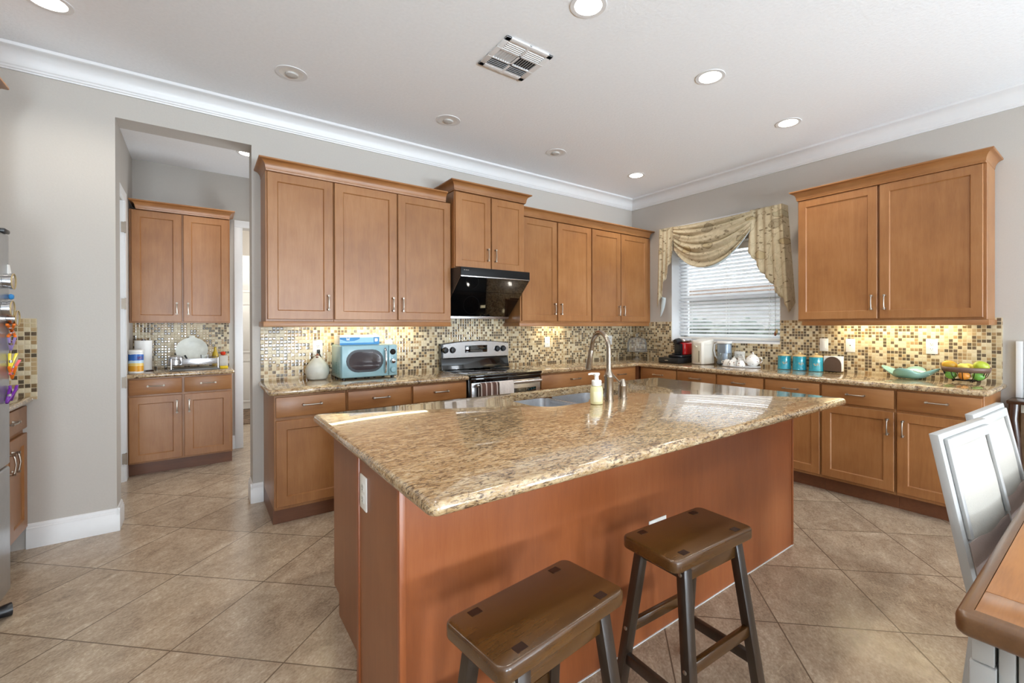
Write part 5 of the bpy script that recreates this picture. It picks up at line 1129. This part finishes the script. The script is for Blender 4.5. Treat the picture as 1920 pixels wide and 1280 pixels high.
# ------------------------------------------------------------------ fridge with magnets
fr = thing('refrigerator', 'stainless refrigerator at the far left edge covered in magnets', 'refrigerator', (-5.66, -1.33, 0))
obj('cabinet', MB().box((-6.02, -1.78, 0.03), (-5.36, -0.88, 1.76), 0.006), plain('grey_fridge_side', srgb(120, 122, 124), 0.45), fr)
obj('door', MB().box((-5.355, -1.775, 0.70), (-5.290, -0.872, 1.765), 0.010, 3), m_frid, fr)
obj('freezer_drawer', MB().box((-5.355, -1.775, 0.115), (-5.290, -0.872, 0.692), 0.010, 3), m_frid, fr)
obj('hinge_cover', MB().box((-5.36, -0.96, 1.7655), (-5.283, -0.885, 1.785), 0.006), m_blkp, fr)
obj('roller_foot', MB().tube([(-5.36, -0.92, 0.030), (-5.285, -0.89, 0.028)], [0.022, 0.029], 12), m_blkp, fr)
obj('kick_grille', MB().box((-5.36, -1.77, 0.035), (-5.33, -0.88, 0.11)), m_blkp, fr)
FXX = -5.2895
tin = thing('magnetic_tin', '', 'spice tin', (0, 0, 0))
obj('tin', MB().lathe((0, 0, 0), [(0.033, 0.0), (0.033, 0.018), (0.036, 0.019), (0.036, 0.027), (0.032, 0.029), (0, 0.029)], 26, 'x'), m_chrome, tin, local=True)
obj('lid_ring', MB().lathe((0, 0, 0), [(0.0355, 0.0275), (0.037, 0.030), (0.034, 0.031)], 26, 'x', caps=False), m_tanlid, tin, local=True)
for i, (y, z, l) in enumerate(((-0.945, 1.545, 'round steel magnetic tin highest on the fridge'), (-0.962, 1.420, 'round steel magnetic tin on the fridge below the blue magnet'), (-0.890, 1.378, 'round steel magnetic tin lowest and furthest right on the fridge'))):
    o = tin if i == 0 else dup(tin, (FXX, y, z)); o.location = (FXX, y, z); o['label'] = l; o['group'] = 'magnetic tins on the fridge'
def clip(label, y, z, ang, mat, l=0.075, loc_x=FXX):
    t = thing('clip_magnet', label, 'clip', (loc_x, y, z), 'plastic clips on the fridge')
    for sg in (-1, 1):
        obj('arm', MB().hexa([(0.001, -0.006, -l / 2), (0.010, -0.006, -l / 2), (0.010, 0.006, -l / 2), (0.001, 0.006, -l / 2), (0.012 + sg * 0.011, -0.005, l / 2), (0.022 + sg * 0.011, -0.005, l / 2), (0.022 + sg * 0.011, 0.005, l / 2), (0.012 + sg * 0.011, 0.005, l / 2)], 0.002), mat, t, local=True)
    obj('spring', MB().lathe((0.010, 0, 0), [(0.009, -0.006), (0.009, 0.006)], 12), m_chrome, t, local=True)
    t.rotation_euler = (ang, 0, 0); return t
mo, my, mp_, mpk, mbl = (plain('orange_plastic', srgb(226, 112, 24), 0.3), plain('yellow_plastic', srgb(232, 206, 50), 0.3), plain('purple_plastic', srgb(104, 32, 140), 0.3), plain('pink_plastic', srgb(236, 110, 110), 0.3), plain('blue_plastic', srgb(50, 130, 190), 0.3))
clip('orange clip at the top of the clip cluster on the fridge', -0.905, 1.335, 1.2, mo); clip('orange clip under the first one, tilted down', -0.89, 1.305, 1.9, mo)
clip('lilac clip below the orange clips', -0.90, 1.262, 0.5, plain('lilac_plastic', srgb(150, 128, 176), 0.3))
clip('yellow clip standing upright in the middle of the fridge door', -0.90, 1.178, 0.05, my); clip('orange clip slanting below the yellow clip', -0.89, 1.125, 0.7, mo); clip('pink clip beside the yellow clip', -0.878, 1.148, -0.5, mpk)
clip('purple clip lowest on the fridge door', -0.89, 1.03, 0.3, mp_); clip('deep purple clip just left of the lowest one', -0.925, 1.02, -0.6, mp_)
single('blue_magnet', MB().lathe((FXX, -0.876, 1.478), [(0.012, 0.0), (0.014, 0.006), (0.009, 0.014), (0, 0.016)], 14, 'x'), mbl, 'small blue round magnet near the fridge edge', 'magnet')
single('paper_note', MB().hexa([(FXX, -0.905, 1.555), (FXX + 0.010, -0.880, 1.555), (FXX + 0.012, -0.880, 1.555), (FXX + 0.002, -0.905, 1.555), (FXX, -0.905, 1.625), (FXX + 0.002, -0.885, 1.625), (FXX + 0.004, -0.885, 1.625), (FXX + 0.002, -0.905, 1.625)]), m_paper, 'white paper note hanging at the fridge edge', 'note')

# ------------------------------------------------------------------ bar stools
def make_stool():
    t = thing('bar_stool', '', 'stool', (0, 0, 0), 'bar stools at the island')
    SH = 0.612; hw, hd_ = 0.2175, 0.1185
    b = MB(); nx_ = 14; out = rrect(-hw, -hd_, hw, hd_, 0.028, 4)
    b.slab(out, SH - 0.040, SH, 0.008)
    # saddle dip
    b.apply(lambda v: Vector((v.x, v.y, v.z - (0.004 * max(0, 1 - (v.x / 0.17) ** 2) if v.z > SH - 0.01 else 0))))
    st = obj('seat', b, m_stool, t, local=True)
    for sx_ in (-1, 1):
        for sy_ in (-1, 1):
            tx2, ty2 = sx_ * 0.142, sy_ * 0.087; bx2, by2 = sx_ * 0.190, sy_ * 0.160; w = 0.0195; d = 0.0165
            q = [(-w, -d), (w, -d), (w, d), (-w, d)]
            obj('leg', MB().hexa([(bx2 + a, by2 + c, 0) for a, c in q] + [(tx2 + a, ty2 + c, SH - 0.0405) for a, c in q], 0.003), m_sleg, t, local=True)
            obj('tenon', MB().box((tx2 - 0.016, ty2 - 0.012, SH - 0.004), (tx2 + 0.016, ty2 + 0.012, SH + 0.0006)), m_tenon, st, local=True)
    def lp(sx_, sy_, z): f = z / (SH - 0.04); return (sx_ * (0.190 + (0.142 - 0.190) * f), sy_ * (0.160 + (0.087 - 0.160) * f), z)
    for sy_ in (-1, 1):
        a, c = Vector(lp(-1, sy_, 0.545)), Vector(lp(1, sy_, 0.545))
        obj('apron', MB().hexa([(a.x + 0.018, a.y - 0.009, 0.522), (c.x - 0.018, a.y - 0.009, 0.522), (c.x - 0.018, a.y + 0.009, 0.522), (a.x + 0.018, a.y + 0.009, 0.522), (a.x + 0.018, a.y - 0.009, 0.5712), (c.x - 0.018, a.y - 0.009, 0.5712), (c.x - 0.018, a.y + 0.009, 0.5712), (a.x + 0.018, a.y + 0.009, 0.5712)], 0.002), m_stool, t, local=True)
        a, c = lp(-1, sy_, 0.27), lp(1, sy_, 0.27)
        obj('stretcher', MB().box((a[0] + 0.016, a[1] - 0.010, 0.252), (c[0] - 0.016, a[1] + 0.010, 0.290), 0.003), m_stool, t, local=True)
    for sx_ in (-1, 1):
        a, c = lp(sx_, -1, 0.15), lp(sx_, 1, 0.15)
        obj('stretcher', MB().box((a[0] - 0.010, a[1] + 0.014, 0.146), (a[0] + 0.010, c[1] - 0.014, 0.184), 0.003), m_sleg, t, local=True)
        a, c = lp(sx_, -1, 0.55), lp(sx_, 1, 0.55)
        obj('end_apron', MB().box((a[0] - 0.008, a[1] + 0.014, 0.527), (a[0] + 0.008, c[1] - 0.014, 0.5712), 0.002), m_sleg, t, local=True)
        for sy_ in (-1, 1):
            for z in (0.548, 0.272):
                p = lp(sx_, sy_, z); obj('bolt', MB().lathe((p[0] - (0.0195 if sx_ < 0 else -0.0195), p[1], z), [(0.007, 0.0), (0.007, 0.002), (0.004, 0.004), (0, 0.0045)], 12, '-x' if sx_ < 0 else 'x'), m_nick, t, local=True)
    return t
st1 = make_stool(); st1.location = (-3.885, -3.120, 0); st1.rotation_euler = (0, 0, math.radians(6.2)); st1['label'] = 'dark wood saddle stool nearest the camera, turned slightly to the island corner'
dup(st1, (-3.218, -3.108, 0), math.radians(-2.3), 'dark wood saddle stool further along the island in front of the outlet', 'bar stools at the island')

# ------------------------------------------------------------------ dining table and chairs
tb = thing('dining_table', 'honey wood dining table with white base at the right edge', 'dining table', (-2.4, -4.35, 0))
TX0, TX1, TY0, TY1, TZ0, TZ1 = -3.382, -1.45, -4.86, -3.838, 0.713, 0.760
obj('edge_frame', MB().slab(rrect(TX0, TY0, TX1, TY1, 0.022), TZ0, TZ1, 0.014, [(TX0 + 0.034, TY0 + 0.026), (TX1 - 0.034, TY0 + 0.026), (TX1 - 0.034, TY1 - 0.026), (TX0 + 0.034, TY1 - 0.026)]), m_tble, tb)
obj('breadboard_end', MB().box((TX0 + 0.0345, TY0 + 0.0265, TZ0 + 0.002), (-3.2385, TY1 - 0.0265, TZ1 - 0.0015), 0.0012), m_tbl, tb)
for k in range(4):
    y0 = TY0 + 0.0265 + k * 0.24225; obj('plank', MB().box((-3.237, y0, TZ0 + 0.002), (TX1 - 0.0345, y0 + 0.2418, TZ1 - 0.0015), 0.0008), m_tbl, tb)
obj('apron', MB().box((TX0 + 0.10, TY1 - 0.075, 0.62), (TX1 - 0.10, TY1 - 0.055, 0.7125)).box((TX0 + 0.10, TY0 + 0.055, 0.62), (TX1 - 0.10, TY0 + 0.075, 0.7125)).box((TX0 + 0.07, TY0 + 0.10, 0.62), (TX0 + 0.09, TY1 - 0.10, 0.7125)), m_chair, tb)
for (lx, ly, sy_) in ((TX0 + 0.058, TY1 - 0.018, -1), (TX1 - 0.15, TY1 - 0.02, -1), (TX0 + 0.058, TY0 + 0.02, 1), (TX1 - 0.15, TY0 + 0.02, 1)):
    b = MB().box((lx, ly, 0.645), (lx + 0.09, ly + sy_ * 0.034, 0.7125), 0.002).box((lx - 0.004, ly + 0.003 * -sy_, 0.0005), (lx + 0.094, ly + sy_ * 0.037, 0.644), 0.003)
    b.box((lx + 0.004, ly + sy_ * 0.039, 0.0005), (lx + 0.094, ly + sy_ * 0.064, 0.7125), 0.004).box((lx + 0.004, ly + sy_ * 0.067, 0.0005), (lx + 0.094, ly + sy_ * 0.10, 0.7125), 0.003)
    obj('leg', b, m_chair, tb)
def make_chair():
    # local: x along the width, y towards the table is negative, origin at floor centre of the backrest plane
    t = thing('dining_chair', '', 'dining chair', (0, 0, 0), 'white dining chairs along the table')
    hw = 0.228
    def yb(z): return 0.0 - (1.0 - z) * 0.195 if z > 0.46 else -0.105
    def lean(z0, z1, x0, x1, o0, o1, bev=0.003):
        return MB().hexa([(x0, yb(z0) + o0, z0), (x1, yb(z0) + o0, z0), (x1, yb(z0) + o1, z0), (x0, yb(z0) + o1, z0), (x0, yb(z1) + o0, z1), (x1, yb(z1) + o0, z1), (x1, yb(z1) + o1, z1), (x0, yb(z1) + o1, z1)], bev)
    br = obj('backrest', lean(0.47, 1.0, -hw, hw, 0.0, 0.024, 0.002), m_chair, t, local=True)
    b = lean(0.70, 0.985, -hw + 0.028, -hw + 0.052, -0.012, -0.0005); bb_ = [lean(0.70, 0.985, hw - 0.052, hw - 0.028, -0.012, -0.0005), lean(0.955, 0.985, -hw + 0.0525, hw - 0.0525, -0.012, -0.0005)]
    obj('panel_frame', b, m_chair, br, local=True)
    for k in bb_: obj('panel_frame', k, m_chair, br, local=True)
    rows = []
    for i in range(9):
        row = []
        for j in range(13):
            x = -hw + 0.056 + (2 * hw - 0.112) * j / 12; zb = 0.690 - 0.02 * math.sin(PI * j / 12); z = zb + (0.950 - zb) * i / 8
            puff = 0.016 * (math.sin(PI * j / 12) * math.sin(PI * i / 8)) ** 0.4 if 0 < j < 12 and 0 < i < 8 else 0.0
            row.append((x, yb(z) - 0.001 - puff, z))
        rows.append(row)
    obj('back_cushion', MB().grid(rows), m_cush, br, local=True, sharp=60)
    obj('lower_upholstery', lean(0.472, 0.688, -hw + 0.03, hw - 0.03, -0.004, -0.0006, 0.001), m_taupe, br, local=True)
    obj('seat', MB().box((-hw, -0.56, 0.43), (hw, -0.115, 0.468), 0.006), m_chair, t, local=True)
    obj('seat_cushion', MB().box((-hw + 0.012, -0.55, 0.4685), (hw - 0.012, -0.125, 0.505), 0.014, 3), m_taupe, t, local=True)
    for sx_ in (-1, 1):
        x = sx_ * (hw - 0.024)
        obj('leg', MB().hexa([(x - 0.018, -0.545, 0), (x + 0.018, -0.545, 0), (x + 0.018, -0.51, 0), (x - 0.018, -0.51, 0), (x - 0.023, -0.553, 0.4295), (x + 0.023, -0.553, 0.4295), (x + 0.023, -0.507, 0.4295), (x - 0.023, -0.507, 0.4295)], 0.003), m_chair, t, local=True)
        obj('leg', MB().hexa([(x - 0.018, -0.06, 0), (x + 0.018, -0.06, 0), (x + 0.018, -0.025, 0), (x - 0.018, -0.025, 0), (x - 0.023, -0.1145, 0.469), (x + 0.023, -0.1145, 0.469), (x + 0.023, -0.072, 0.469), (x - 0.023, -0.072, 0.469)], 0.003), m_chair, t, local=True)
    return t
c1 = make_chair(); c1.location = (-2.577, -3.719, 0); c1.rotation_euler = (0, 0, math.radians(-5.0)); c1['label'] = 'white dining chair with cream back cushion nearest the table corner'
dup(c1, (-2.075, -3.709, 0), math.radians(-3.0), 'white dining chair with cream back cushion behind the first, further from the camera', 'white dining chairs along the table')
# console at the right edge
co = thing('console_table', 'dark wood console with curved leg beyond the counter end', 'console table', (-0.2, -3.9, 0))
obj('table_top', MB().box((-0.235, -4.5, 0.802), (-0.018, -3.535, 0.826), 0.006), m_dark, co)
obj('pale_rail', MB().box((-0.19, -4.46, 0.745), (-0.022, -3.60, 0.8015)), plain('pale_rail_wood', srgb(186, 180, 166), 0.5), co)
obj('drawer_body', MB().box((-0.19, -4.46, 0.22), (-0.022, -3.60, 0.744)), m_brown, co)
obj('leg', MB().tube([(-0.205, -3.57, 0.8015), (-0.215, -3.565, 0.70), (-0.225, -3.575, 0.58), (-0.205, -3.585, 0.40), (-0.19, -3.59, 0.20), (-0.20, -3.585, 0.05), (-0.21, -3.58, 0.0)], [0.026, 0.024, 0.028, 0.026, 0.020, 0.016, 0.022], 12), m_dark, co)
obj('leg', MB().tube([(-0.205, -4.44, 0.8015), (-0.215, -4.44, 0.70), (-0.225, -4.43, 0.58), (-0.205, -4.42, 0.40), (-0.19, -4.41, 0.20), (-0.20, -4.41, 0.05), (-0.21, -4.42, 0.0)], [0.026, 0.024, 0.028, 0.026, 0.020, 0.016, 0.022], 12), m_dark, co)
ws = thing('white_canvas', 'white framed board standing on the dark console against the wall', 'board', (-0.03, -3.75, 0.8265))
obj('board', MB().box((-0.030, -4.0, 0.8268), (-0.006, -3.592, 1.218), 0.002), m_chair, ws)
obj('frame', MB().box((-0.036, -3.592, 0.8268), (-0.005, -3.558, 1.222), 0.003), m_trim, ws)
